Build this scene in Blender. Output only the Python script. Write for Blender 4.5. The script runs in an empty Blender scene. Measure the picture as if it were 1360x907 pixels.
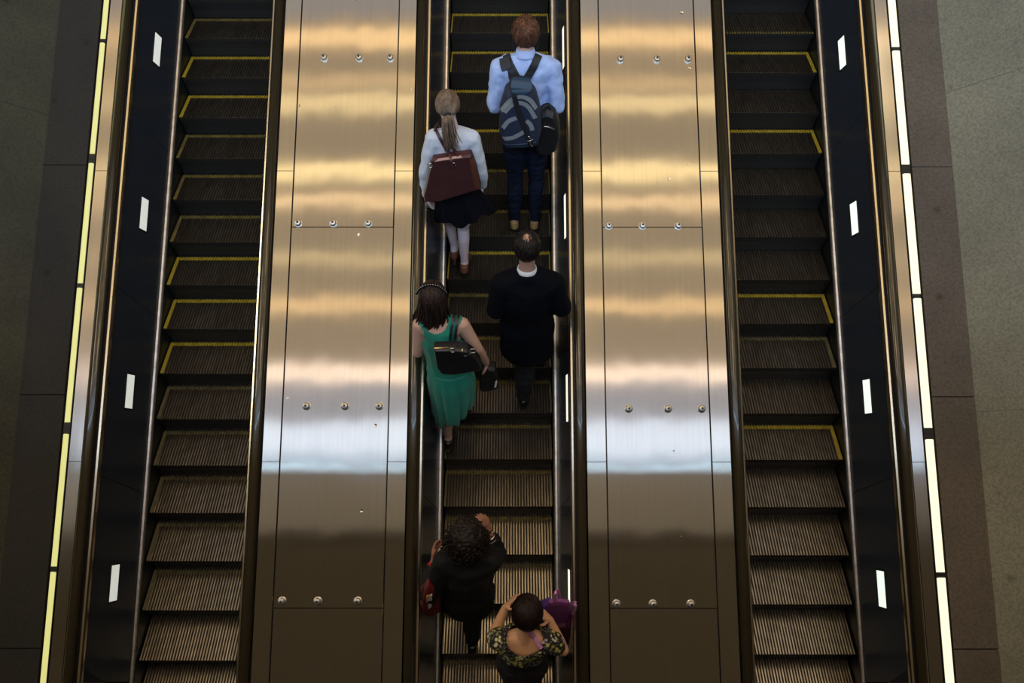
import bpy, bmesh, math, random
from mathutils import Vector, Matrix, noise
from mathutils.bvhtree import BVHTree
random.seed(7)
scn = bpy.context.scene
COL = scn.collection
TAN = math.tan(math.radians(30))
V = Vector

# ------------------------------------------------------------------ camera
CAM = V((0.04927, -1.975, 6.1389))
CF = V((-3.4566e-04, 0.63579, -0.77186)).normalized()
CX = V((0.99999976, 6.7965e-04, 1.1201e-04)).normalized()
CU = CX.cross(CF).normalized()
FPX = 1050.0
cam_d = bpy.data.cameras.new('camera')
cam_d.sensor_width = 36.0
cam_d.lens = FPX / 1360.0 * 36.0
cam_d.clip_start = 0.05
cam_d.clip_end = 200
cam = bpy.data.objects.new('camera', cam_d)
COL.objects.link(cam)
cam.matrix_world = Matrix((
    (CX.x, CU.x, -CF.x, CAM.x), (CX.y, CU.y, -CF.y, CAM.y), (CX.z, CU.z, -CF.z, CAM.z), (0, 0, 0, 1)))
scn.camera = cam


def pxray(px, py):
    return (CF + CX * ((px - 680) / FPX) - CU * ((py - 453.5) / FPX))


def P(px, py, Y):
    """the point of the photographed pixel that stands at forward distance Y"""
    d = pxray(px, py)
    return CAM + d * ((Y - CAM.y) / d.y)


# ------------------------------------------------------------------ materials
def mat(name, color, rough=0.6, metal=0.0, var=0.0, vscale=8.0, bump=0.0, bscale=60.0, stretch=None, spec=0.5, color2=None, emit=None, estr=1.0, sheen=0.0, coat=0.0):
    m = bpy.data.materials.new(name)
    m.use_nodes = True
    nt = m.node_tree
    b = nt.nodes['Principled BSDF']
    b.inputs['Base Color'].default_value = (*color, 1)
    b.inputs['Roughness'].default_value = rough
    b.inputs['Metallic'].default_value = metal
    b.inputs['Specular IOR Level'].default_value = spec
    if sheen:
        b.inputs['Sheen Weight'].default_value = sheen
    if coat:
        b.inputs['Coat Weight'].default_value = coat
    if emit:
        b.inputs['Emission Color'].default_value = (*emit, 1)
        b.inputs['Emission Strength'].default_value = estr
    tc = mp = None
    if var or bump or color2:
        tc = nt.nodes.new('ShaderNodeTexCoord')
        mp = nt.nodes.new('ShaderNodeMapping')
        nt.links.new(tc.outputs['Object'], mp.inputs['Vector'])
        if stretch:
            mp.inputs['Scale'].default_value = stretch
    if var or color2:
        n = nt.nodes.new('ShaderNodeTexNoise')
        n.inputs['Scale'].default_value = vscale
        n.inputs['Detail'].default_value = 6
        n.inputs['Roughness'].default_value = 0.62
        r = nt.nodes.new('ShaderNodeValToRGB')
        r.color_ramp.elements[0].position = 0.32
        r.color_ramp.elements[1].position = 0.70
        lo = color2 if color2 else tuple(c * (1 - var) for c in color)
        hi = color if color2 else tuple(min(1, c * (1 + var)) for c in color)
        r.color_ramp.elements[0].color = (*lo, 1)
        r.color_ramp.elements[1].color = (*hi, 1)
        nt.links.new(mp.outputs[0], n.inputs['Vector'])
        nt.links.new(n.outputs['Fac'], r.inputs['Fac'])
        nt.links.new(r.outputs['Color'], b.inputs['Base Color'])
    if bump:
        n2 = nt.nodes.new('ShaderNodeTexNoise')
        n2.inputs['Scale'].default_value = bscale
        n2.inputs['Detail'].default_value = 4
        bp = nt.nodes.new('ShaderNodeBump')
        bp.inputs['Strength'].default_value = bump
        bp.inputs['Distance'].default_value = 0.01
        nt.links.new(mp.outputs[0], n2.inputs['Vector'])
        nt.links.new(n2.outputs['Fac'], bp.inputs['Height'])
        nt.links.new(bp.outputs['Normal'], b.inputs['Normal'])
    return m


def steel_mat(name, color, rough=0.25, wav=0.25, dents=True):
    """brushed stainless sheet: fine grain along the slope, slight buckling, small dents"""
    m = bpy.data.materials.new(name)
    m.use_nodes = True
    nt = m.node_tree
    L = nt.links
    b = nt.nodes['Principled BSDF']
    b.inputs['Metallic'].default_value = 1
    tc = nt.nodes.new('ShaderNodeTexCoord')
    geo = nt.nodes.new('ShaderNodeNewGeometry')
    mp = nt.nodes.new('ShaderNodeMapping')
    mp.inputs['Scale'].default_value = (60, 1.2, 1.2)
    L.new(geo.outputs['Position'], mp.inputs['Vector'])
    n = nt.nodes.new('ShaderNodeTexNoise')
    n.inputs['Scale'].default_value = 1.0
    n.inputs['Detail'].default_value = 5
    L.new(mp.outputs[0], n.inputs['Vector'])
    n3 = nt.nodes.new('ShaderNodeTexNoise')
    n3.inputs['Scale'].default_value = 2.3
    n3.inputs['Detail'].default_value = 4
    L.new(geo.outputs['Position'], n3.inputs['Vector'])
    mr = nt.nodes.new('ShaderNodeMapRange')
    mr.inputs['To Min'].default_value = rough * 0.82
    mr.inputs['To Max'].default_value = rough * 1.2
    L.new(n3.outputs['Fac'], mr.inputs['Value'])
    L.new(mr.outputs[0], b.inputs['Roughness'])
    r = nt.nodes.new('ShaderNodeValToRGB')
    r.color_ramp.elements[0].color = (*[c * 0.97 for c in color], 1)
    r.color_ramp.elements[1].color = (*[min(1, c * 1.02) for c in color], 1)
    r.color_ramp.elements[0].position = .3
    r.color_ramp.elements[1].position = .7
    L.new(n.outputs['Fac'], r.inputs['Fac'])
    L.new(r.outputs['Color'], b.inputs['Base Color'])
    mp2 = nt.nodes.new('ShaderNodeMapping')
    mp2.inputs['Scale'].default_value = (1.6, 1.0, 1.0)
    L.new(geo.outputs['Position'], mp2.inputs['Vector'])
    w = nt.nodes.new('ShaderNodeTexNoise')
    w.inputs['Scale'].default_value = 1.3
    w.inputs['Detail'].default_value = 2
    L.new(mp2.outputs[0], w.inputs['Vector'])
    bp = nt.nodes.new('ShaderNodeBump')
    bp.inputs['Strength'].default_value = wav
    bp.inputs['Distance'].default_value = 0.02
    L.new(w.outputs['Fac'], bp.inputs['Height'])
    last = bp
    if dents:
        vo = nt.nodes.new('ShaderNodeTexVoronoi')
        vo.inputs['Scale'].default_value = 4.2
        vo.inputs['Randomness'].default_value = 1.0
        L.new(geo.outputs['Position'], vo.inputs['Vector'])
        mr2 = nt.nodes.new('ShaderNodeMapRange')
        mr2.inputs['From Min'].default_value = 0.0
        mr2.inputs['From Max'].default_value = 0.05
        mr2.interpolation_type = 'SMOOTHSTEP'
        L.new(vo.outputs['Distance'], mr2.inputs['Value'])
        b2 = nt.nodes.new('ShaderNodeBump')
        b2.inputs['Strength'].default_value = 0.28
        b2.inputs['Distance'].default_value = 0.012
        L.new(mr2.outputs[0], b2.inputs['Height'])
        L.new(bp.outputs['Normal'], b2.inputs['Normal'])
        last = b2
    b3 = nt.nodes.new('ShaderNodeBump')
    b3.inputs['Strength'].default_value = 0.03
    b3.inputs['Distance'].default_value = 0.002
    L.new(n.outputs['Fac'], b3.inputs['Height'])
    L.new(last.outputs['Normal'], b3.inputs['Normal'])
    L.new(b3.outputs['Normal'], b.inputs['Normal'])
    return m


def concrete_mat(name, base, dark, joint_axis=None, joints=()):
    m = bpy.data.materials.new(name)
    m.use_nodes = True
    nt = m.node_tree
    L = nt.links
    b = nt.nodes['Principled BSDF']
    b.inputs['Roughness'].default_value = 0.85
    geo = nt.nodes.new('ShaderNodeNewGeometry')

    def nz(scale, det, r=0.6):
        n = nt.nodes.new('ShaderNodeTexNoise')
        n.inputs['Scale'].default_value = scale
        n.inputs['Detail'].default_value = det
        n.inputs['Roughness'].default_value = r
        L.new(geo.outputs['Position'], n.inputs['Vector'])
        return n
    a = nz(1.4, 6)
    r = nt.nodes.new('ShaderNodeValToRGB')
    r.color_ramp.elements[0].position = .3
    r.color_ramp.elements[1].position = .72
    r.color_ramp.elements[0].color = (*dark, 1)
    r.color_ramp.elements[1].color = (*base, 1)
    L.new(a.outputs['Fac'], r.inputs['Fac'])
    c = nz(55, 4)
    r2 = nt.nodes.new('ShaderNodeValToRGB')
    r2.color_ramp.elements[0].position = .3
    r2.color_ramp.elements[0].color = (.62, .62, .62, 1)
    r2.color_ramp.elements[1].position = .6
    r2.color_ramp.elements[1].color = (1, 1, 1, 1)
    L.new(c.outputs['Fac'], r2.inputs['Fac'])
    mx = nt.nodes.new('ShaderNodeMix')
    mx.data_type = 'RGBA'
    mx.blend_type = 'MULTIPLY'
    mx.inputs[0].default_value = 1
    L.new(r.outputs['Color'], mx.inputs[6])
    L.new(r2.outputs['Color'], mx.inputs[7])
    # sparse stains and pits
    vo = nt.nodes.new('ShaderNodeTexVoronoi')
    vo.inputs['Scale'].default_value = 3.1
    L.new(geo.outputs['Position'], vo.inputs['Vector'])
    r3 = nt.nodes.new('ShaderNodeValToRGB')
    r3.color_ramp.elements[0].position = .03
    r3.color_ramp.elements[0].color = (.45, .42, .38, 1)
    r3.color_ramp.elements[1].position = .12
    r3.color_ramp.elements[1].color = (1, 1, 1, 1)
    L.new(vo.outputs['Distance'], r3.inputs['Fac'])
    mx2 = nt.nodes.new('ShaderNodeMix')
    mx2.data_type = 'RGBA'
    mx2.blend_type = 'MULTIPLY'
    mx2.inputs[0].default_value = .8
    L.new(mx.outputs[2], mx2.inputs[6])
    L.new(r3.outputs['Color'], mx2.inputs[7])
    L.new(mx2.outputs[2], b.inputs['Base Color'])
    bp = nt.nodes.new('ShaderNodeBump')
    bp.inputs['Strength'].default_value = .35
    bp.inputs['Distance'].default_value = .004
    L.new(c.outputs['Fac'], bp.inputs['Height'])
    L.new(bp.outputs['Normal'], b.inputs['Normal'])
    return m


# ------------------------------------------------------------------ objects
def link_mesh(name, me, m=None, parent=None, base=None):
    """link a mesh whose vertices are in world space; base = its origin"""
    base = V(base) if base is not None else V((0, 0, 0))
    if base.length:
        me.transform(Matrix.Translation(-base))
    o = bpy.data.objects.new(name, me)
    COL.objects.link(o)
    if m is not None:
        me.materials.append(m)
    o.location = base
    if parent is not None:
        o.parent = parent
        pw = V((0, 0, 0))
        q = parent
        while q is not None:
            pw += q.location
            q = q.parent
        o.location = base - pw
    return o


def obj(name, bm, m=None, parent=None, smooth=False, base=None):
    me = bpy.data.meshes.new(name)
    bm.normal_update()
    bm.to_mesh(me)
    bm.free()
    if smooth:
        for p in me.polygons:
            p.use_smooth = True
    if base is None:
        if len(me.vertices):
            n = len(me.vertices)
            c = V((0, 0, 0))
            for v in me.vertices:
                c += v.co
            base = c / n
    return link_mesh(name, me, m, parent, base)


def tag(o, label, cat=None, group=None, kind=None):
    if label:
        o['label'] = label
    if cat:
        o['category'] = cat
    if group:
        o['group'] = group
    if kind:
        o['kind'] = kind
    return o


def empty(name, loc, label, cat, group=None):
    o = bpy.data.objects.new(name, None)
    COL.objects.link(o)
    o.location = loc
    o.empty_display_size = .1
    return tag(o, label, cat, group)


def fix(bm):
    bmesh.ops.recalc_face_normals(bm, faces=bm.faces[:])
    return bm


def slope_prism(bm, prof, y0, y1, dx=0.0, sx=1.0, square=0.0, href=0.0):
    """extrude a profile of (x, height above the nosing line) along the slope between y0 and y1"""
    f = lambda x, y, h: (dx + sx * x, y - square * (h - href), (y - square * (h - href)) * TAN + h)
    a = [bm.verts.new(f(x, y0, h)) for x, h in prof]
    b = [bm.verts.new(f(x, y1, h)) for x, h in prof]
    n = len(prof)
    for i in range(n):
        j = (i + 1) % n
        bm.faces.new((a[i], a[j], b[j], b[i]))
    bm.faces.new(a[::-1])
    bm.faces.new(b)
    return bm


def plate(x0, x1, h0, h1, c0=.003, c1=.003):
    return [(x0, h0), (x0, h1 - c0), (x0 + c0, h1), (x1 - c1, h1), (x1, h1 - c1), (x1, h0)]


def box(bm, lo, hi):
    x0, y0, z0 = lo
    x1, y1, z1 = hi
    v = [bm.verts.new(p) for p in ((x0, y0, z0), (x1, y0, z0), (x1, y1, z0), (x0, y1, z0), (x0, y0, z1), (x1, y0, z1), (x1, y1, z1), (x0, y1, z1))]
    for f in ((3, 2, 1, 0), (4, 5, 6, 7), (0, 1, 5, 4), (1, 2, 6, 5), (2, 3, 7, 6), (3, 0, 4, 7)):
        bm.faces.new([v[i] for i in f])
    return bm


def smooth_path(pts, n=6):
    pts = [V(p) for p in pts]
    if len(pts) < 3:
        return pts
    out = []
    ext = [pts[0] * 2 - pts[1]] + pts + [pts[-1] * 2 - pts[-2]]
    for i in range(1, len(ext) - 2):
        p0, p1, p2, p3 = ext[i - 1:i + 3]
        for k in range(n):
            t = k / n
            out.append(0.5 * ((2 * p1) + (p2 - p0) * t + (2 * p0 - 5 * p1 + 4 * p2 - p3) * t * t + (3 * p1 - p0 - 3 * p2 + p3) * t ** 3))
    out.append(pts[-1])
    return out


def tube(bm, pts, r, sides=8, n=6, flat=1.0, up=None, rads=None, closed=False):
    """a tube (or flat strap when flat<1) along a smooth path"""
    path = smooth_path(pts, n)
    m = len(path)
    rings = []
    u = None
    for i, p in enumerate(path):
        t = (path[min(i + 1, m - 1)] - path[max(i - 1, 0)])
        if t.length < 1e-9:
            t = V((0, 0, 1))
        t.normalize()
        if up is not None:
            w = V(up)
            u = t.cross(w)
            if u.length < 1e-6:
                u = t.orthogonal()
            u.normalize()
            w = u.cross(t).normalized()
        else:
            if u is None:
                u = t.orthogonal().normalized()
            u = (u - t * u.dot(t))
            if u.length < 1e-6:
                u = t.orthogonal()
            u.normalize()
            w = t.cross(u)
        rr = r
        if rads:
            f = i / (m - 1) * (len(rads) - 1)
            k = min(int(f), len(rads) - 2)
            rr = rads[k] + (rads[k + 1] - rads[k]) * (f - k)
        rings.append([bm.verts.new(p + u * (rr * math.cos(2 * math.pi * s / sides)) + w * (rr * flat * math.sin(2 * math.pi * s / sides))) for s in range(sides)])
    for a, b in zip(rings, rings[1:]):
        for s in range(sides):
            bm.faces.new((a[s], a[(s + 1) % sides], b[(s + 1) % sides], b[s]))
    bm.faces.new(rings[0][::-1])
    bm.faces.new(rings[-1])
    return bm


def lathe(bm, prof, c, axis, sides=16):
    """revolve (radius, height) about axis through c"""
    axis = V(axis).normalized()
    u = axis.orthogonal().normalized()
    w = axis.cross(u)
    rings = []
    for r, h in prof:
        if r < 1e-6:
            rings.append([bm.verts.new(V(c) + axis * h)])
        else:
            rings.append([bm.verts.new(V(c) + axis * h + (u * math.cos(2 * math.pi * s / sides) + w * math.sin(2 * math.pi * s / sides)) * r) for s in range(sides)])
    for a, b in zip(rings, rings[1:]):
        for s in range(sides):
            q = [a[s % len(a)], a[(s + 1) % len(a)], b[(s + 1) % len(b)], b[s % len(b)]]
            f = []
            for v in q:
                if v not in f:
                    f.append(v)
            if len(f) > 2:
                bm.faces.new(f)
    if len(rings[0]) > 1:
        bm.faces.new(rings[0][::-1])
    if len(rings[-1]) > 1:
        bm.faces.new(rings[-1])
    return bm


# ------------------------------------------------------------------ bodies: hulls of ellipsoids, fused into one skin
def hull(bm, specs):
    t = bmesh.new()
    for s in specs:
        c, r = V(s[0]), s[1]
        if not isinstance(r, (tuple, list)):
            r = (r, r, r)
        rot = s[2].to_4x4() if len(s) > 2 and s[2] is not None else Matrix.Identity(4)
        bmesh.ops.create_icosphere(t, subdivisions=2, radius=1.0, matrix=Matrix.Translation(c) @ rot @ Matrix.Diagonal((r[0], r[1], r[2], 1)))
    res = bmesh.ops.convex_hull(t, input=t.verts[:])
    dead = [g for g in res['geom_interior'] if isinstance(g, bmesh.types.BMVert)]
    bmesh.ops.delete(t, geom=dead, context='VERTS')
    loose = [v for v in t.verts if not v.link_faces]
    bmesh.ops.delete(t, geom=loose, context='VERTS')
    bmesh.ops.recalc_face_normals(t, faces=t.faces[:])
    me = bpy.data.meshes.new('tmp')
    t.to_mesh(me)
    t.free()
    bm.from_mesh(me)
    bpy.data.meshes.remove(me)


def chain(bm, pts, rads):
    for a, b, ra, rb in zip(pts, pts[1:], rads, rads[1:]):
        hull(bm, [(a, ra), (b, rb)])


def fuse(bm, voxel=.007, it=4):
    me = bpy.data.meshes.new('fuse')
    bm.to_mesh(me)
    bm.free()
    o = bpy.data.objects.new('fuse', me)
    COL.objects.link(o)
    md = o.modifiers.new('r', 'REMESH')
    md.mode = 'VOXEL'
    md.voxel_size = voxel
    if it:
        sm = o.modifiers.new('s', 'SMOOTH')
        sm.factor = .5
        sm.iterations = it
    dg = bpy.context.evaluated_depsgraph_get()
    dg.update()
    out = bpy.data.meshes.new_from_object(o.evaluated_get(dg))
    bpy.data.objects.remove(o)
    bpy.data.meshes.remove(me)
    for p in out.polygons:
        p.use_smooth = True
    return out


def wrinkle(me, amp, freq, seed=0.0, stretch=(1, 1, 1), ridged=True):
    nrm = [v.normal.copy() for v in me.vertices]
    for v, n in zip(me.vertices, nrm):
        q = V((v.co.x * stretch[0], v.co.y * stretch[1], v.co.z * stretch[2])) * freq + V((seed, seed * .7, seed * 1.3))
        a = noise.noise(q)
        if ridged:
            a = 1 - abs(a) * 2.2
            a = a - .4
        v.co += n * (amp * a)
    me.update()


def cut_z(me, fn):
    """drop the vertices of a mesh where fn(co) is true (a hem, a neckline)"""
    bm = bmesh.new()
    bm.from_mesh(me)
    bmesh.ops.delete(bm, geom=[v for v in bm.verts if fn(v.co)], context='VERTS')
    bm.to_mesh(me)
    bm.free()
    me.update()


def solid(o, t=.004, off=-1):
    md = o.modifiers.new('thick', 'SOLIDIFY')
    md.thickness = t
    md.offset = off
    return o


def ribbon_on(name, target, path_px, width, m, parent, lift=.003, thick=.004, n=8):
    """a strip of given width lying on the surfaces of target objects, where the camera path crosses them"""
    trees = []
    dg = bpy.context.evaluated_depsgraph_get()
    dg.update()
    for t in target:
        me = t.data
        mw = Matrix.Translation(wloc(t))
        trees.append(BVHTree.FromPolygons([mw @ v.co for v in me.vertices], [tuple(p.vertices) for p in me.polygons]))
    pts = smooth_path([V((a, b, 0)) for a, b in path_px], n)
    hit = []
    for p in pts:
        d = pxray(p.x, p.y).normalized()
        best = None
        for tr in trees:
            h = tr.ray_cast(CAM, d)
            if h[0] is not None and (best is None or h[3] < best[2]):
                best = (h[0], h[1], h[3])
        if best:
            nn = best[1] if best[1].dot(d) < 0 else -best[1]
            hit.append((best[0], nn))
    if len(hit) < 3:
        return None
    bm = bmesh.new()
    rows = []
    # even out the normals
    for i, (h, nn) in enumerate(hit):
        a = hit[max(0, i - 2):i + 3]
        ns = sum((x[1] for x in a), V((0, 0, 0))).normalized()
        hs = sum((x[0] for x in a), V((0, 0, 0))) / len(a) if 0 < i < len(hit) - 1 else h
        t = (hit[min(i + 1, len(hit) - 1)][0] - hit[max(i - 1, 0)][0]).normalized()
        wd = width
        if isinstance(width, (list, tuple)):
            f_ = i / max(1, len(hit) - 1) * (len(width) - 1)
            k_ = min(int(f_), len(width) - 2)
            wd = width[k_] + (width[k_ + 1] - width[k_]) * (f_ - k_)
        s = t.cross(ns).normalized() * wd / 2
        top = hs + ns * (lift + thick)
        bot = hs - ns * .002
        rows.append([bm.verts.new(q) for q in (bot - s, top - s, top + s, bot + s)])
    for a, b in zip(rows, rows[1:]):
        for k in range(4):
            bm.faces.new((a[k], a[(k + 1) % 4], b[(k + 1) % 4], b[k]))
    bm.faces.new(rows[0][::-1])
    bm.faces.new(rows[-1])
    fix(bm)
    return obj(name, bm, m, parent)


def wloc(o):
    p = V((0, 0, 0))
    while o is not None:
        p += o.location
        o = o.parent
    return p
# ------------------------------------------------------------------ the place: numbers in metres
XE = (-2.356, -0.060, 2.233)                 # centre lines of the three escalators
S0 = (4.7063, 4.4346, 4.4316)                # forward distance of the topmost seen nosing
GO, RISE = 0.316, 0.316 * TAN
Y0, Y1 = -1.45, 6.6                           # extent of everything that runs along the slope

M_STEEL = steel_mat('brushed_steel', (.60, .55, .48), rough=.085, wav=.17)
M_STEEL_EDGE = steel_mat('brushed_steel_edge', (.62, .57, .49), rough=.085, wav=.10)
M_STEEL_OUT = steel_mat('brushed_steel_outer', (.56, .51, .45), rough=.14, wav=.05, dents=False)
M_PIT = mat('black_pit', (.006, .006, .006), .9)
M_PANEL = mat('dark_panel', (.024, .030, .042), .26, 0.0, bump=.03, bscale=3, spec=.6)
M_TRIM = mat('bronze_trim', (.80, .68, .48), .22, 1.0)
M_SKIRT_TRIM = mat('skirt_trim', (.78, .72, .68), .42, 1.0, var=.25, vscale=12)
M_SKIRT = mat('skirt_black', (.010, .011, .012), .4)
M_RUBBER = mat('handrail_rubber', (.05, .038, .021), .20, .28, spec=.5, coat=.5)
M_TREAD = mat('tread_metal', (.31, .27, .222), .33, 1.0, var=.4, vscale=3.0, stretch=(5, 1.2, 1))
M_TREAD_B = mat('tread_metal_worn', (.35, .297, .24), .32, 1.0, var=.45, vscale=4.0, stretch=(9, .8, 1))
M_GROOVE = mat('tread_groove', (.05, .042, .034), .6, .8)
M_RISER = mat('riser_black', (.010, .010, .010), .55)
M_YEL = mat('yellow_line', (.36, .27, .022), .5, var=.25, vscale=18)
M_YEL_W = mat('yellow_line_worn', (.22, .17, .03), .55, color2=(.06, .048, .028), vscale=9)
M_YEL_F = mat('yellow_line_faded', (.17, .14, .045), .6, color2=(.05, .043, .034), vscale=14)
M_KNOB = mat('knob_steel', (.50, .47, .43), .40, 1.0)
M_DARK = mat('dark_metal', (.02, .018, .016), .5, .4)
M_LAMP_R = mat('strip_diffuser_warm', (.3, .29, .25), .5, emit=(1.0, .93, .64), estr=1.1)
M_LAMP_L = mat('strip_diffuser_yellow', (.2, .2, .12), .5, emit=(1.0, .96, .33), estr=.66)
M_PL_R = mat('panel_lamp_white', (.9, .95, .9), .4, emit=(.80, .95, .82), estr=.95)
M_PL_C = mat('panel_lamp_warm', (.9, .9, .8), .4, emit=(1.0, .95, .78), estr=1.0)
M_PL_L = mat('panel_lamp_grey', (.8, .8, .75), .4, emit=(.88, .93, .85), estr=.52)
M_WALL_L = concrete_mat('concrete_wall_left_shaded', (.075, .070, .042), (.042, .040, .027))  # weaker light on the left side is put into this darker colour
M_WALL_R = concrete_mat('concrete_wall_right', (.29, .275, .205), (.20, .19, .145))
M_LEDGE_L = concrete_mat('concrete_ledge_left_shaded', (.030, .024, .018), (.015, .013, .011))  # same concrete as the right ledge, left-side shade painted into its colour
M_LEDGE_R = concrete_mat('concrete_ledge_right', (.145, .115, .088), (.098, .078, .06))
M_SLAB = mat('bridge_concrete', (.55, .50, .45), .9, var=.15)


# ---- steps: one tread, riser and line mesh per escalator side pattern, shared by all steps
HALF = 0.424


def rib_boxes(bm, xs, w, y0, y1, z0, z1):
    for x in xs:
        a = [bm.verts.new(p) for p in ((x - w / 2, y0, z0), (x + w / 2, y0, z0), (x + w * .36, y0, z1), (x - w * .36, y0, z1))]
        b = [bm.verts.new(p) for p in ((x - w / 2, y1, z0), (x + w / 2, y1, z0), (x + w * .36, y1, z1), (x - w * .36, y1, z1))]
        for i in range(1, 4):
            j = (i + 1) % 4
            bm.faces.new((a[i], a[j], b[j], b[i]))
        bm.faces.new(a[::-1])
        bm.faces.new(b)


NR = 38
RX = [-HALF + (i + .5) * 2 * HALF / NR for i in range(NR)]
DEPTH = GO + .030
BACK = .034


def tread_mesh():
    bm = bmesh.new()
    box(bm, (-HALF, 0, -.030), (HALF, DEPTH, -.0065))
    nb_ = len(bm.faces)
    rib_boxes(bm, RX, 2 * HALF / NR * .60, 0.0, DEPTH, -.0066, 0.0)
    fix(bm)
    bm.faces.ensure_lookup_table()
    for i_, f_ in enumerate(bm.faces):
        f_.material_index = 1 if i_ < nb_ else 0
    me = bpy.data.meshes.new('tread')
    bm.to_mesh(me)
    bm.free()
    return me


def riser_mesh():
    bm = bmesh.new()
    prof = [(.004, -.03), (.008, -.06), (.022, -.11), (.030, -RISE - .001), (.060, -RISE - .001), (.060, -.03)]
    a = [bm.verts.new((-HALF, y, z)) for y, z in prof]
    b = [bm.verts.new((HALF, y, z)) for y, z in prof]
    for i in range(len(prof)):
        j = (i + 1) % len(prof)
        bm.faces.new((a[i], a[j], b[j], b[i]))
    bm.faces.new(a)
    bm.faces.new(b[::-1])
    for x in RX:
        box(bm, (x - .004, .0005, -.055), (x + .004, .012, -.031))
    fix(bm)
    me = bpy.data.meshes.new('riser')
    bm.to_mesh(me)
    bm.free()
    return me


def line_mesh(sides, front=False):
    """painted warning line: on the ribs along the back edge and down the given sides"""
    bm = bmesh.new()
    w = 2 * HALF / NR * .66
    if front:
        rib_boxes(bm, RX, w, -.001, .02, -.0068, .0012)
    else:
        rib_boxes(bm, RX, w, DEPTH - BACK - .024, DEPTH - .024, -.0068, .0012)
        box(bm, (-HALF, DEPTH - BACK - .024, -.0069), (HALF, DEPTH - .024, -.0052))
        for s, wd in sides:
            x0, x1 = (HALF - wd, HALF + .001) if s > 0 else (-HALF - .001, -HALF + wd)
            box(bm, (x0, .004, -.007), (x1, DEPTH - .03, .0014))
    fix(bm)
    me = bpy.data.meshes.new('line')
    bm.to_mesh(me)
    bm.free()
    return me


ME_TREAD, ME_TREAD_B, ME_RISER = tread_mesh(), tread_mesh(), riser_mesh()
ME_TREAD.materials.append(M_TREAD)
ME_TREAD.materials.append(M_GROOVE)
ME_TREAD_B.materials.append(M_TREAD_B)
ME_TREAD_B.materials.append(M_GROOVE)
ME_RISER.materials.append(M_RISER)
LINES = {}


def line_for(e, m, front=False):
    k = (e, m.name, front)
    if k not in LINES:
        sides = [[(-1, .026), (1, .010)], [(-1, .009), (1, .008)], [(-1, .010), (1, .028)]][e]
        me = line_mesh(sides, front)
        me.materials.append(m)
        LINES[k] = me
    return LINES[k]


YS, YW, YF = M_YEL, M_YEL_W, M_YEL_F
# wear of the painted line step by step, counted from the topmost seen step (k = 0)
WEAR = [
    {-1: YW, 0: YW, 1: YW, 2: YS, 3: YS, 4: YW, 5: YW, 6: YW, 7: YS, 8: YS, 9: YS, 10: YF, 11: YF, 12: YF, 13: YF, 14: YF, 15: None},
    {},
    {-1: None, 0: ('front', YW), 1: YS, 2: None, 3: YS, 4: None, 5: None, 6: None, 7: YS, 8: YF, 9: None, 10: YS, 11: None, 12: None, 13: None, 14: None},
]

LBL = ['left escalator, empty, with a yellowish strip light and concrete wall on its outer side',
       'middle escalator carrying six riders between the two wide steel decks',
       'right escalator, empty, with patchy yellow step lines, beside the brighter concrete wall']
ESC = []


def oval(cx, ch, rx, rh, n=18):
    return [(cx + rx * math.cos(2 * math.pi * i / n), ch + rh * math.sin(2 * math.pi * i / n)) for i in range(n)]


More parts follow.
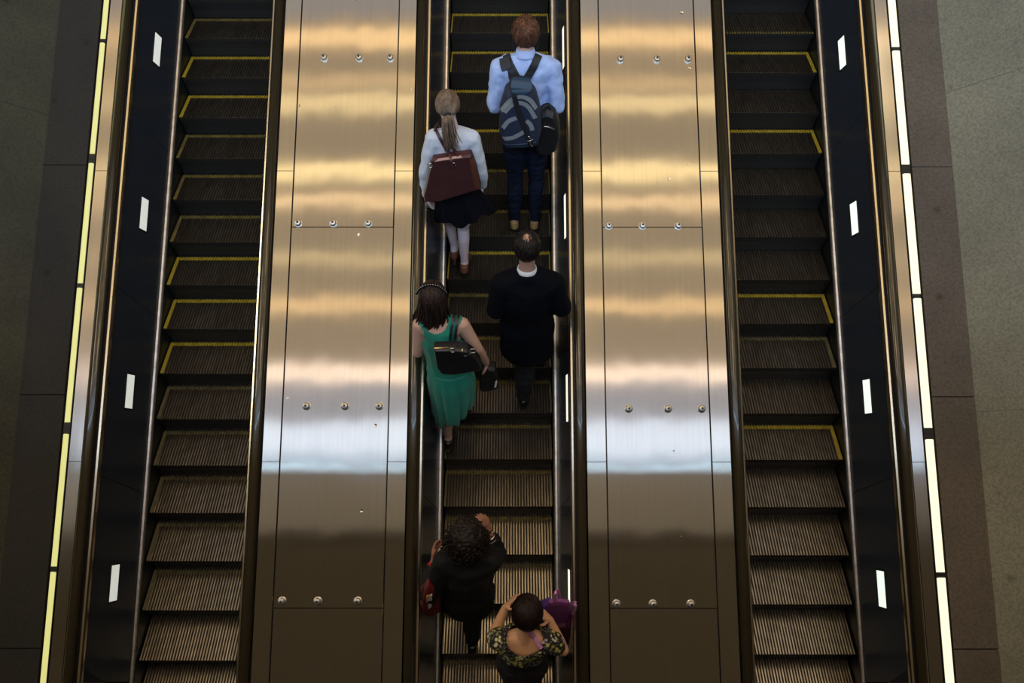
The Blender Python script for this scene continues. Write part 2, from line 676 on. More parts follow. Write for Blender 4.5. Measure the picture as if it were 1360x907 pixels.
def make_escalator(e):
    cx = XE[e]
    root = empty('escalator', (cx, Y0, Y0 * TAN - .5), LBL[e], 'escalator')
    ESC.append(root)
    k0 = -5
    for k in range(k0, 19):
        y = S0[e] - k * GO
        if y < Y0 or y > Y1 - .3:
            continue
        loc = V((cx, y, y * TAN)) - root.location
        o = bpy.data.objects.new('step', ME_TREAD_B if (k * 7 + e * 3) % 3 == 0 else ME_TREAD)
        COL.objects.link(o)
        o.parent = root
        o.location = loc
        r = bpy.data.objects.new('riser', ME_RISER)
        COL.objects.link(r)
        r.parent = o
        w = WEAR[e].get(k, YW if (e == 1) else (YW if k < 0 else None))
        if e == 1:
            w = YS if k in (0, 1, 2, 3, 6) else (YW if k < 13 else YF)
        front = isinstance(w, tuple)
        if front:
            w = w[1]
        if w:
            q = bpy.data.objects.new('warning_line', line_for(e, w, front))
            COL.objects.link(q)
            q.parent = o
    for s in (-1, 1):
        bm = bmesh.new()
        slope_prism(bm, [(.434, -.42), (.434, .022), (.448, .022), (.448, -.42)], Y0, Y1, cx, s)
        obj('skirt_board', fix(bm), M_SKIRT, root)
        bm = bmesh.new()
        slope_prism(bm, [(.440, .020), (.441, .034), (.446, .041), (.460, .044), (.468, .040), (.470, .020)], Y0, Y1, cx, s)
        obj('skirt_trim', fix(bm), M_SKIRT_TRIM, root)
        # inner panels, jointed half way between the lamps
        lamp = (e == 0 and s < 0) or (e > 0 and s > 0)
        j0 = 2.15 if e != 1 else 2.04
        seams = [Y0] + [j0 + 1.205 * q for q in range(-3, 4) if Y0 + .1 < j0 + 1.205 * q < Y1 - .1] + [Y1]
        for a, b in zip(seams, seams[1:]):
            bm = bmesh.new()
            slope_prism(bm, [(.462, .030), (.4625, .045), (.540, .706), (.556, .706), (.490, .030)], a + .002, b - .002, cx, s, .25 if Y0 < a and b < Y1 else 0, .37)
            pan = obj('inner_panel', fix(bm), M_PANEL, root)
            if lamp:
                yc = {0: 1.545, 1: 1.425, 2: 1.505}[e]
                yc = min((yc + 1.214 * q for q in range(-3, 5)), key=lambda v: abs(v - (a + b) / 2))
                if not (a + .1 < yc < b - .1):
                    continue
                hc = {0: .375, 1: .53, 2: .395}[e]
                f = lambda h: .4625 + (h - .045) * (.0775 / .661)
                L2, H2 = (.110, .050) if e != 1 else (.150, .032)
                bm = bmesh.new()
                slope_prism(bm, [(f(hc - H2 - .012) - .004, hc - H2 - .012), (f(hc + H2 + .012) - .004, hc + H2 + .012), (f(hc + H2 + .012) + .006, hc + H2 + .012), (f(hc - H2 - .012) + .006, hc - H2 - .012)], yc - L2 - .012, yc + L2 + .012, cx, s, .43, hc)
                fr = obj('panel_lamp_frame', fix(bm), M_DARK, root)
                bm = bmesh.new()
                slope_prism(bm, [(f(hc - H2) - .006, hc - H2), (f(hc + H2) - .006, hc + H2), (f(hc + H2) + .004, hc + H2), (f(hc - H2) + .004, hc - H2)], yc - L2, yc + L2, cx, s, .43, hc)
                lp = obj('lamp_window', fix(bm), [M_PL_L, M_PL_C, M_PL_R][e], fr)
                lp['label'] = 'small glowing window in the dark inner panel'
        bm = bmesh.new()
        slope_prism(bm, [(.524, .690), (.525, .716), (.532, .731), (.552, .737), (.561, .730), (.561, .690)], Y0, Y1, cx, s)
        obj('bronze_trim', fix(bm), M_TRIM, root)
        bm = bmesh.new()
        slope_prism(bm, [(.545, .40), (.545, .742), (.629, .742), (.629, .40)], Y0, Y1, cx, s)
        obj('balustrade_core', fix(bm), M_DARK, root)
        bm = bmesh.new()
        slope_prism(bm, [(.571, .741), (.571, .752), (.562, .755), (.556, .768), (.559, .785), (.571, .797), (.592, .803), (.613, .797), (.625, .785), (.628, .768), (.622, .755), (.613, .752), (.613, .741)], Y0, Y1, cx, s)
        obj('handrail', fix(bm), M_RUBBER, root, smooth=True)
    return root


for e in range(3):
    make_escalator(e)


# ---- wide steel decks between the escalators
KN_L = [(-1.40, 3.58), (-1.13, 3.58), (-.89, 3.58), (-1.54, 2.435), (-1.28, 2.435), (-1.02, 2.435), (-1.42, 1.26), (-1.145, 1.26), (-.90, 1.26), (-1.53, .10), (-1.285, .10), (-1.01, .10), (-1.42, 4.74), (-1.14, 4.74), (-.90, 4.74), (-1.53, -1.06), (-1.28, -1.06), (-1.01, -1.06)]
KN_R = [(.88, 3.57), (1.16, 3.57), (1.40, 3.57), (.765, 2.42), (1.015, 2.42), (1.28, 2.42), (.88, 1.245), (1.16, 1.245), (1.40, 1.245), (.765, .085), (1.015, .085), (1.275, .085), (.88, 4.73), (1.16, 4.73), (1.40, 4.73), (.765, -1.07), (1.015, -1.07), (1.275, -1.07)]
DH = .7575
NRM = V((0, -.5, .8660254))


def make_deck(x0, x1, s1, s2, knobs, label):
    root = empty('steel_deck', ((x0 + x1) / 2, Y0, Y0 * TAN + .6), label, 'deck')
    bm = bmesh.new()
    slope_prism(bm, [(x0 + .004, .60), (x0 + .004, DH - .010), (x1 - .004, DH - .010), (x1 - .004, .60)], Y0, Y1)
    obj('deck_core', fix(bm), M_PIT, root)
    seams = [Y0, .06, 2.41, 4.76, Y1]
    for a, b in zip(seams, seams[1:]):
        bm = bmesh.new()
        slope_prism(bm, plate(s1 + .003, s2 - .003, DH - .012, DH), a + .003, b - .003)
        obj('cover_panel', fix(bm), M_STEEL, root)
    es = [Y0, -.95, .92, 2.79, 4.66, Y1]
    for xa, xb, ca, cb in ((x0, s1 - .003, .005, .002), (s2 + .003, x1, .002, .005)):
        for a, b in zip(es, es[1:]):
            bm = bmesh.new()
            slope_prism(bm, plate(xa, xb, DH - .012, DH, ca, cb), a + .0018, b - .0018)
            obj('edge_strip', fix(bm), M_STEEL_EDGE, root)
    for x, y in knobs:
        c = V((x, y, y * TAN + DH))
        bm = bmesh.new()
        lathe(bm, [(.030, -.002), (.030, .004), (.024, .006), (.024, .024), (.020, .031), (.008, .034), (.0, .034)], c, NRM, 20)
        k = obj('knob', fix(bm), M_KNOB, root, smooth=False)
        bm = bmesh.new()
        lathe(bm, [(.0075, .030), (.0075, .0365), (.0, .0368)], c, NRM, 8)
        obj('screw_head', fix(bm), M_DARK, k)
    return root


make_deck(-1.722, -.694, -1.592, -.832, KN_L, 'wide brushed steel deck between the left and middle escalators')
make_deck(.574, 1.599, .716, 1.459, KN_R, 'wide brushed steel deck between the middle and right escalators')


# ---- narrow outer decks, strip lights, concrete ledges and walls
def make_outer(xa, xb, label):
    root = empty('outer_deck', ((xa + xb) / 2, Y0, Y0 * TAN + .6), label, 'deck')
    lo, hi = min(xa, xb), max(xa, xb)
    es = [Y0, -.95, .92, 2.79, 4.66, Y1]
    for a, b in zip(es, es[1:]):
        bm = bmesh.new()
        slope_prism(bm, plate(lo, hi, DH - .012, DH, .005, .005), a + .0018, b - .0018)
        obj('edge_strip', fix(bm), M_STEEL_OUT, root)
    bm = bmesh.new()
    slope_prism(bm, [(lo + .002, .40), (lo + .002, DH - .011), (hi - .002, DH - .011), (hi - .002, .40)], Y0, Y1)
    obj('deck_core', fix(bm), M_DARK, root)


make_outer(-2.992, -3.090, 'narrow steel deck between the left handrail and the yellow strip lights')
make_outer(2.869, 2.968, 'narrow steel deck between the right handrail and the bright white strip lights')

NTH = ['topmost in the picture', 'second from the top of the picture', 'third from the top of the picture', 'fourth from the top of the picture', 'fifth from the top of the picture', 'lowest in the picture']


def strip_lights(xi, xo, gaps, m, side, sname):
    n = 0
    lo, hi = min(xi, xo), max(xi, xo)
    for i in range(len(gaps) - 1):
        (b, gb), (a, ga) = gaps[i], gaps[i + 1]
        a2, b2 = a + ga / 2, b - gb / 2
        vis = n < 6
        root = empty('strip_light', ((lo + hi) / 2, a, a * TAN + .7),
                     '%s strip light along the %s concrete ledge, %s' % (sname, side, NTH[n]), 'strip light', '%s strip lights' % side)
        n += 1
        bm = bmesh.new()
        slope_prism(bm, [(lo - .004, .66), (lo - .004, DH + .002), (hi + .004, DH + .002), (hi + .004, .66)], a + .001, b - .001)
        obj('housing', fix(bm), M_DARK, root)
        bm = bmesh.new()
        slope_prism(bm, [(lo, DH), (lo + .002, DH + .008), (lo + .012, DH + .013), (hi - .012, DH + .013), (hi - .002, DH + .008), (hi, DH)], a2, b2)
        # fine lens ribs across the diffuser
        obj('diffuser', fix(bm), m, root)


strip_lights(-3.098, -3.138, [(4.55, .07), (3.70, .035), (2.87, .07), (2.02, .035), (1.12, .075), (.28, .035), (-.62, .07)], M_LAMP_L, 'left', 'yellowish glowing')
strip_lights(2.976, 3.036, [(4.49, .07), (3.645, .035), (2.80, .07), (1.955, .035), (1.09, .075), (.25, .035), (-.62, .07)], M_LAMP_R, 'right', 'bright cream')


def struct(name, bm, m):
    return tag(obj(name, fix(bm), m), None, None, None, 'structure')


def ledge(name, xa, xb, joints, m):
    lo, hi = min(xa, xb), max(xa, xb)
    bm = bmesh.new()
    ys = [Y0] + joints + [Y1]
    for a, b in zip(ys, ys[1:]):
        slope_prism(bm, plate(lo, hi, .30, DH, .004, .004), a + .004, b - .004)
    slope_prism(bm, [(lo + .002, .2), (lo + .002, DH - .02), (hi - .002, DH - .02), (hi - .002, .2)], Y0, Y1)
    return struct(name, bm, m)


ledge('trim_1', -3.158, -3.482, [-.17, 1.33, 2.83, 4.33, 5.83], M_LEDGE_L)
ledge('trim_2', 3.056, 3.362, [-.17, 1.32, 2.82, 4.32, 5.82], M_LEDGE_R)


LEAN = .80


def wall(name, x, t, joints, m):
    """cast concrete wall above the ledge, poured in bays whose joints stand square to the slope"""
    bm = bmesh.new()
    s = 1 if t > 0 else -1
    hb = .70
    ht = 4.2
    k = .577 * .75
    for a, b in zip(joints, joints[1:]):
        g = .003
        pts = [(a + g - k * 0, hb), (b - g, hb), (b - g - k * (ht - hb), ht), (a + g - k * (ht - hb), ht)]
        lo = [bm.verts.new((x + s * LEAN * (h - DH), y, y * TAN + h)) for y, h in pts]
        hi = [bm.verts.new((x + t + s * LEAN * (h - DH), y, y * TAN + h)) for y, h in pts]
        for i in range(4):
            j = (i + 1) % 4
            bm.faces.new((lo[i], lo[j], hi[j], hi[i]))
        bm.faces.new(lo)
        bm.faces.new(hi[::-1])
    o_ = lambda h: s * LEAN * (h - DH)
    slope_prism(bm, [(x + s * .006 + o_(hb), hb), (x + s * .006 + o_(ht), ht), (x + t + o_(ht), ht), (x + t + o_(hb), hb)], Y0 - .5, Y1)
    return struct(name, bm, m)


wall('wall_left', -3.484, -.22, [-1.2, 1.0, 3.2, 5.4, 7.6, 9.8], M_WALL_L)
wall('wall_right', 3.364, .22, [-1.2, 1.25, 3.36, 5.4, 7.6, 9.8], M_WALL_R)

# truss pit below the steps
bm = bmesh.new()
slope_prism(bm, [(-3.5, -.62), (-3.5, -.50), (3.4, -.50), (3.4, -.62)], Y0, Y1)
struct('floor', bm, M_PIT)
# the footbridge the photograph is taken from: its soffit slab and parapet, just behind the camera
bm = bmesh.new()
box(bm, (-9, -9.5, 5.05), (9, -2.30, 5.42))
struct('ceiling', bm, M_SLAB)
bm = bmesh.new()
box(bm, (-9, -2.42, 5.05), (9, -2.20, 6.62))
struct('wall_back', bm, mat('parapet_concrete', (.66, .65, .68), .9, var=.08))

# ------------------------------------------------------------------ light: the hall's ceiling tubes, its skylight, the dim vault and added fills


def area(name, loc, sx, sy, power, col, rot=(0, 0, 0)):
    d = bpy.data.lights.new(name, 'AREA')
    d.shape = 'RECTANGLE'
    d.size, d.size_y = sx, sy
    d.energy = power
    d.color = col
    o = bpy.data.objects.new(name, d)
    COL.objects.link(o)
    o.location = loc
    o.rotation_euler = rot
    return o


def radiance(L, sx, sy):
    return L * math.pi * sx * sy


WARM = (1.0, .66, .30)
YLW = (1.0, .78, .38)
for y, w, L, c in ((3.78, .30, 1.35, WARM), (3.08, .20, .65, WARM), (2.72, .26, 1.15, YLW), (1.50, .30, 1.6, YLW), (.96, .22, 1.35, (1, .70, .38)),
                   (-.12, .26, .6, YLW), (-1.05, .30, 1.05, WARM), (-2.52, .36, 1.7, (1.0, .76, .56))):
    area('ceiling_tube_lamp', (0, y, 11.0), 18, w, radiance(L, 18, w), c)
area('skylight', (0, -4.05, 11.05), 18, .95, radiance(1.35, 18, .95), (.62, .76, 1.0))
area('skylight_behind_bridge', (0, -8.9, 11.05), 18, 8.4, radiance(8.5, 18, 8.4), (.50, .73, 1.0))
area('vault_glow_front', (0, 5.5, 11.6), 20, 2.8, radiance(.42, 20, 2.8), (1.0, .95, .96))
area('vault_glow', (0, .75, 11.6), 20, 6.7, radiance(.46, 20, 6.7), (1.0, .80, .56))
area('vault_glow_cool', (0, -3.4, 11.6), 20, 2.4, radiance(.56, 20, 2.4), (.84, .86, 1.0))
area('side_fill_left', (-9.8, .8, 9.0), 2.2, 6, radiance(7.5, 2.2, 6), (1.0, .95, .78))  # added fill, no real fixture: brightens the right wall
area('side_fill_right', (5.6, .8, 10.6), 1.4, 6, radiance(1.3, 1.4, 6), (1.0, .93, .70))  # weaker added fill aimed to lift the left wall
area('overhead_fill_front', (0, 3.5, 10.8), 1.5, 2.6, radiance(4.5, 1.5, 2.6), (1.0, .74, .34))  # added fill that brightens the middle treads
area('overhead_fill_back', (0, -1.2, 10.8), 1.7, 2.0, radiance(6.0, 1.7, 2.0), (1.0, .80, .58))  # added warm fill above the lower riders
area('under_bridge_fill', (0, -5.72, 5.02), 17, 7.0, radiance(.040, 17, 7.0), (1.0, .74, .40))  # added dim panel so the soffit reflects brown in the decks

w = bpy.data.worlds.new('world')
scn.world = w
w.use_nodes = True
w.node_tree.nodes['Background'].inputs[0].default_value = (.010, .009, .008, 1)
w.node_tree.nodes['Background'].inputs[1].default_value = 1.0

vs = scn.view_settings
vs.view_transform = 'Standard'
vs.look = 'None'
vs.exposure = 0.0
vs.gamma = 1.0
vs.use_curve_mapping = False
# ------------------------------------------------------------------ people
SKIN = mat('skin_fair', (.62, .37, .27), .5, var=.06)
SKIN_W = mat('skin_warm', (.78, .42, .24), .5, var=.06)
SKIN2 = mat('skin_tan', (.50, .28, .19), .5, var=.06)
SKIN3 = mat('skin_brown', (.34, .15, .10), .5, var=.08)
SKIN_LEG = mat('skin_pale', (.80, .62, .62), .5, var=.05)
EYE_W = mat('eye_white', (.8, .8, .78), .25)
IRIS = mat('iris_brown', (.06, .035, .02), .2)
LIP = mat('lips', (.45, .16, .14), .45)


def rotm(pitch=0, yaw=0, roll=0):
    return Matrix.Rotation(math.radians(yaw), 3, 'Z') @ Matrix.Rotation(math.radians(pitch), 3, 'X') @ Matrix.Rotation(math.radians(roll), 3, 'Y')


def head_parts(bm, c, R, s=1.0):
    f = lambda x, y, z: V(c) + R @ V((x, y, z)) * s
    e = lambda p, r: (f(*p), tuple(k * s for k in r), R)
    hull(bm, [e((0, -.005, .025), (.075, .092, .088)), e((0, .02, .01), (.070, .078, .085))])
    hull(bm, [e((0, .025, -.01), (.066, .066, .08)), e((0, .050, -.072), (.040, .036, .034)), e((0, -.01, -.03), (.062, .07, .06))])
    hull(bm, [e((0, .086, .018), (.010, .010, .010)), e((0, .112, -.022), (.014, .012, .010)), e((0, .088, -.026), (.017, .012, .010))])
    hull(bm, [e((-.034, .080, .036), (.020, .010, .007)), e((.034, .080, .036), (.020, .010, .007))])
    hull(bm, [e((0, .088, -.058), (.024, .010, .012)), e((0, .078, -.09), (.020, .016, .014))])
    for q in (-1, 1):
        hull(bm, [e((q * .076, -.004, .012), (.009, .020, .018)), e((q * .074, .004, -.022), (.008, .012, .012))])


def face_bits(parent, c, R, s, lipm):
    f = lambda x, y, z: V(c) + R @ V((x, y, z)) * s
    for q in (-1, 1):
        bm = bmesh.new()
        hull(bm, [(f(q * .031, .082, .012), .0125 * s)])
        ey = obj('eye', bm, EYE_W, parent, True)
        bm = bmesh.new()
        hull(bm, [(f(q * .031, .0915, .012), (.006 * s, .0042 * s, .006 * s), R)])
        obj('iris', bm, IRIS, ey, True)
    bm = bmesh.new()
    hull(bm, [(f(-.022, .092, -.056), (.004 * s,) * 3), (f(0, .099, -.053), (.006 * s, .005 * s, .006 * s)), (f(.022, .092, -.056), (.004 * s,) * 3), (f(0, .098, -.062), (.008 * s, .005 * s, .006 * s))])
    obj('lips', bm, lipm, parent, True)


def hand(bm, wr, d, n, side, curl=25, s=1.0, spread=1.0):
    """palm, four unequal bent fingers and a thumb; d = reach, n = way the palm faces, side = +1 when the thumb lies along d x n"""
    d = V(d).normalized()
    n = V(n)
    n = (n - d * n.dot(d)).normalized()
    u = d.cross(n) * side
    w = V(wr)
    hull(bm, [(w, (.024 * s,) * 3), (w + d * .03 * s + u * .012 * s, .019 * s), (w + d * .03 * s - u * .014 * s, .018 * s)])
    hull(bm, [(w + d * .03 * s + u * .014 * s, .017 * s), (w + d * .03 * s - u * .014 * s, .016 * s), (w + d * .088 * s + u * .027 * s, .0115 * s), (w + d * .082 * s - u * .028 * s, .0105 * s)])
    for k, (off, ln) in enumerate(((.028, .92), (.0095, 1.0), (-.0095, .94), (-.028, .76))):
        p = w + d * (.092 - (.006 if k == 3 else 0)) * s + u * off * s
        a = 0
        dd = (d + u * (off * 3.2 * spread)).normalized()
        pts = [p]
        for seg, ca in ((.044, .55), (.027, 1.0), (.021, .8)):
            a += math.radians(curl * ca * (1 + .12 * k))
            p = p + (dd * math.cos(a) + n * math.sin(a)) * seg * ln * s
            pts.append(p)
        chain(bm, pts, [.0098 * s, .0092 * s, .0084 * s, .0072 * s])
    t0 = w + d * .030 * s + u * .026 * s
    t1 = t0 + (d * .55 + u * .72 + n * .35).normalized() * .040 * s
    t2 = t1 + (d * .85 + u * .25 + n * .42).normalized() * .030 * s
    chain(bm, [t0, t1, t2], [.0135 * s, .0108 * s, .0088 * s])


def legs(bm, J, inf=0.0, g=1.0, upto=1.0, low=True):
    for q in 'lr':
        h, k, a = V(J['hip_' + q]), V(J['kn_' + q]), V(J['an_' + q])
        t = k.lerp(h, .5)
        hull(bm, [(h, .088 * g + inf), (t, .076 * g + inf)])
        hull(bm, [(t, .076 * g + inf), (k, .054 * g + inf)])
        if low:
            c = a.lerp(k, .68) + V((0, -.012, 0))
            hull(bm, [(k, .054 * g + inf), (c, .054 * g + inf)])
            hull(bm, [(c, .054 * g + inf), (a, .034 * g + inf)])


def feet(bm, J, inf=0.0, heel=0.0):
    for q in 'lr':
        a, t = V(J['an_' + q]), V(J['toe_' + q])
        d = V((t.x - a.x, t.y - a.y, 0)).normalized()
        hl = a - d * .035 + V((0, 0, -.045))
        hull(bm, [(a, .034 + inf), (hl, .030 + inf), (a + d * .05 + V((0, 0, -.03)), .032 + inf)])
        hull(bm, [(a + d * .04 + V((0, 0, -.035)), .033 + inf), (t - d * .035 + V((0, 0, .026)), (.040 + inf, .040 + inf, .020 + inf * .5))])


def torso(bm, J, inf=0.0, gx=1.0, gy=1.0, hips=1.0, low=0.0, bust=0.0):
    pe, wa, ch = V(J['pelvis']), V(J['waist']), V(J['chest'])
    nb = V(J['neck'])
    sl, sr = V(J['sh_l']), V(J['sh_r'])
    i = inf
    P_ = (pe + V((0, 0, -low)), (.150 * gx * hips + i, .108 * gy * hips + i, .085 + i))
    W_ = (wa, (.128 * gx + i, .095 * gy + i, .075 + i))
    C_ = (ch, (.152 * gx + i, .108 * gy + i, .11 + i))
    hull(bm, [P_, (pe.lerp(wa, .35), (.146 * gx * hips + i, .104 * gy * hips + i, .07 + i))])
    hull(bm, [P_, W_])
    hull(bm, [W_, C_])
    uc = (ch.lerp((sl + sr) / 2, .62), (.145 * gx + i, .095 * gy + i, .08 + i))
    hull(bm, [C_, uc])
    hull(bm, [uc, (sl, .052 * gy + i), (sr, .052 * gy + i), (nb + V((0, 0, -.03)), .062 + i)])
    if bust:
        for q in (-1, 1):
            hull(bm, [(ch + V((q * .065, .075, .0)), bust + i), (ch + V((q * .065, .03, .05)), bust + i)])


def arms(bm, J, inf=0.0, g=1.0, which='lr', upto=1.0):
    for q in which:
        s, e, w = V(J['sh_' + q]), V(J['el_' + q]), V(J['wr_' + q])
        hull(bm, [(s, .056 * g + inf), (s.lerp(e, .5), .048 * g + inf)])
        hull(bm, [(s.lerp(e, .5), .048 * g + inf), (e, .041 * g + inf)])
        f = e.lerp(w, .35)
        if upto >= 1:
            hull(bm, [(e, .041 * g + inf), (f, .041 * g + inf)])
            hull(bm, [(f, .041 * g + inf), (w, .027 * g + inf)])
        elif upto > 0:
            hull(bm, [(e, .041 * g + inf), (e.lerp(w, upto), .04 * g + inf)])


def person(label, J, skin, gx=1.0, gy=1.0, gl=1.0, ga=1.0, hips=1.0, hs=1.0, bust=0.0, lipm=LIP):
    bm = bmesh.new()
    c, R = V(J['head']), J.get('hrot', Matrix.Identity(3))
    head_parts(bm, c, R, hs)
    nb = V(J['neck'])
    hull(bm, [(c + R @ V((0, -.018, -.055)) * hs, .050 * hs), (nb, .056)])
    hull(bm, [(nb, .056), (nb + V((0, 0, -.05)), .075)])
    torso(bm, J, 0, gx, gy, hips, 0, bust)
    arms(bm, J, 0, ga)
    for q, sd in (('l', -1), ('r', 1)):
        d, n, th, curl = J['hand_' + q]
        hand(bm, J['wr_' + q], d, n, th, curl, s=J.get('hsz', .95))
    legs(bm, J, 0, gl)
    feet(bm, J, 0)
    me = fuse(bm, .0062, 3)
    base = (V(J['an_l']) + V(J['an_r'])) / 2
    base.z = min(J['an_l'][2], J['an_r'][2]) - .08
    o = link_mesh('person', me, skin, None, base)
    tag(o, label, 'person', 'people riding the middle escalator')
    face_bits(o, c, R, hs, lipm)
    return o


def garment(name, bm, m, parent, voxel=.009, it=4, wr=(0, 1), seed=0, cut=None, stretch=(1, 1, 1), label=None, wr2=None):
    me = fuse(bm, voxel, it)
    if wr[0]:
        wrinkle(me, wr[0], wr[1], seed, stretch)
    if wr2:
        wrinkle(me, wr2[0], wr2[1], seed + 5, (1, 1, 1), False)
    if cut:
        cut_z(me, cut)
    for p in me.polygons:
        p.use_smooth = True
    c = V((0, 0, 0))
    for v in me.vertices:
        c += v.co
    o = link_mesh(name, me, m, parent, c / max(1, len(me.vertices)))
    if label:
        o['label'] = label
    return o


def shoe(bm, a, t, floor, heel=0.0, w=.044):
    a, t = V(a), V(t)
    d = V((t.x - a.x, t.y - a.y, 0)).normalized()
    z = floor
    hl = V((a.x, a.y, 0)) - d * .045
    hull(bm, [(V((hl.x, hl.y, z + .03 + heel)), (w * .82, w * .9, .03)), (V((hl.x, hl.y, z + .065 + heel)) + d * .012, (w * .80, w * .85, .02)),
              (V((a.x, a.y, z + .06 + heel)) + d * .06, (w * .8, w, .03))])
    hull(bm, [(V((a.x, a.y, z + .04 + heel)) + d * .05, (w * .85, w, .034)), (V((t.x, t.y, z + .028)) - d * .05, (w, w, .026)), (V((t.x, t.y, z + .022)) - d * .02, (w * .75, w * .7, .018))])
    if heel > .02:
        hull(bm, [(V((hl.x, hl.y, z + .014)), .011), (V((hl.x, hl.y, z + .03 + heel)), .022)])


def shoes(parent, J, m, floors, heels=(0, 0), name='shoe', sole=None):
    for q, fl, hh in zip('lr', floors, heels):
        bm = bmesh.new()
        shoe(bm, J['an_' + q], J['toe_' + q], fl, hh)
        me = fuse(bm, .006, 2)
        for v in me.vertices:
            if hh <= .02:
                v.co.z = max(v.co.z, fl + .002)
        s = link_mesh(name, me, m, parent, V(J['an_' + q]))
        if sole:
            bm = bmesh.new()
            lo = [v for v in me.vertices if v.co.z + J['an_' + q][2] < fl + .03]
            for v in lo:
                bm.verts.new(v.co + V(J['an_' + q]))
            if len(bm.verts) > 8:
                r = bmesh.ops.convex_hull(bm, input=bm.verts[:])
                bmesh.ops.delete(bm, geom=[g for g in r['geom_interior'] if isinstance(g, bmesh.types.BMVert)], context='VERTS')
                cc = V(J['an_' + q])
                for v in bm.verts:
                    v.co.x = cc.x + (v.co.x - cc.x) * 1.04
                    v.co.z = min(v.co.z, fl + .022)
                obj('sole', fix(bm), sole, s)
            else:
                bm.free()


# ---- hair
def hair_mat(name, dark, light, rough=.42):
    m = mat(name, light, rough, color2=dark, vscale=26, stretch=(1.5, 1.5, .5), spec=.25, bump=.35, bscale=140)
    return m


def skull_r(d):
    a, b, c = .079, .098, .094
    return 1.0 / math.sqrt((d.x / a) ** 2 + (d.y / b) ** 2 + (d.z / c) ** 2)


def cap(bm, c, R, s, mask, off=.004, lump=.003, seed=0.0):
    t = bmesh.new()
    bmesh.ops.create_icosphere(t, subdivisions=5, radius=1)
    for v in t.verts:
        d = v.co.normalized()
        r = skull_r(d) + off + lump * noise.noise(d * 7 + V((seed, 0, 0))) + lump * .6 * noise.noise(d * 19 + V((0, seed, 0)))
        v.co = d * r
    bmesh.ops.delete(t, geom=[v for v in t.verts if not mask(v.co.normalized())], context='VERTS')
    r = bmesh.ops.extrude_face_region(t, geom=t.faces[:])
    for g in r['geom']:
        if isinstance(g, bmesh.types.BMVert):
            g.co *= .94
    for v in t.verts:
        v.co = V(c) + R @ (v.co + V((0, 0, .018))) * s
    bmesh.ops.recalc_face_normals(t, faces=t.faces[:])
    me = bpy.data.meshes.new('tmp')
    t.to_mesh(me)
    t.free()
    bm.from_mesh(me)
    bpy.data.meshes.remove(me)


def strands(bm, c, R, s, mask, flow, n=350, steps=6, step=.016, lift=(.002, .008), rad=.0022, wig=.25, seed=1, grav=0.0):
    rnd = random.Random(seed)
    made = 0
    tries = 0
    while made < n and tries < n * 20:
        tries += 1
        d = V((rnd.gauss(0, 1), rnd.gauss(0, 1), rnd.gauss(0, 1))).normalized()
        if not mask(d):
            continue
        made += 1
        pts = []
        ph = rnd.random() * 6
        for k in range(steps):
            r = skull_r(d) + lift[0] + (lift[1] - lift[0]) * (k / (steps - 1)) * (.5 + rnd.random() * .8)
            pts.append(V(c) + R @ (d * r + V((0, 0, .018))) * s)
            f = flow(d)
            f = f - d * f.dot(d)
            side = d.cross(f)
            f = f + side * wig * math.sin(ph + k * 1.3)
            if f.length > 1e-5:
                d = (d + f.normalized() * (step / .09)).normalized()
        tube(bm, pts, rad, 4, 1, rads=[rad, rad * 1.2, rad, rad * .35])


def zx(d):
    return d


def pxbag(outline, Y0, Y1, m, name, parent=None, voxel=.006, it=5, shrink=.90, wr=(0.003, 9), seed=0, base=None, lean=0.0):
    """a soft bag: outline seen at Y0, body going forward to Y1"""
    pts = [P(x, y, Y0) for x, y in outline]
    c = sum(pts, V((0, 0, 0))) / len(pts)
    D = Y1 - Y0
    bm = bmesh.new()
    rings = []
    for f, s in ((0, shrink), (.22, 1.0), (.78, 1.0), (1, shrink)):
        rings.append([bm.verts.new(c + (p - c) * s + V((0, D * f + lean * (p.z - c.z), 0))) for p in pts])
    n = len(pts)
    for a, b in zip(rings, rings[1:]):
        for i in range(n):
            bm.faces.new((a[i], a[(i + 1) % n], b[(i + 1) % n], b[i]))
    bm.faces.new(rings[0][::-1])
    bm.faces.new(rings[-1])
    fix(bm)
    me = fuse(bm, voxel, it)
    if wr[0]:
        wrinkle(me, wr[0], wr[1], seed, ridged=False)
    return link_mesh(name, me, m, parent, base if base is not None else c)


def pleats(name, rings, m, parent, n_pl=14, amp=.06, seed=0, seg=112, hem=None, nz=22, label=None, thick=.004):
    """a skirt hanging open at the hem: rings = (centre, rx, ry) from waist to hem"""
    rnd = random.Random(seed)
    ph = [rnd.random() * 6.28 for _ in range(4)]
    bm = bmesh.new()
    grid = []
    m_ = len(rings) - 1
    for i in range(nz + 1):
        f = i / nz * m_
        k = min(int(f), m_ - 1)
        t = f - k
        c = V(rings[k][0]).lerp(V(rings[k + 1][0]), t)
        rx = rings[k][1] + (rings[k + 1][1] - rings[k][1]) * t
        ry = rings[k][2] + (rings[k + 1][2] - rings[k][2]) * t
        g = i / nz
        row = []
        for s in range(seg):
            a = 2 * math.pi * s / seg
            q = 1 + amp * g * (math.sin(n_pl * a + ph[0]) + .55 * math.sin((n_pl * .62 // 1) * a + ph[1] + g) + .4 * math.sin((n_pl * 1.6 // 1) * a + ph[2]))
            z = c.z
            if hem:
                z += hem(a) * g ** 1.5
            row.append(bm.verts.new((c.x + rx * q * math.cos(a), c.y + ry * q * math.sin(a), z)))
        grid.append(row)
    for a, b in zip(grid, grid[1:]):
        for s in range(seg):
            bm.faces.new((a[s], a[(s + 1) % seg], b[(s + 1) % seg], b[s]))
    fix(bm)
    o = obj(name, bm, m, parent, True)
    solid(o, thick, 1)
    if label:
        o['label'] = label
    return o


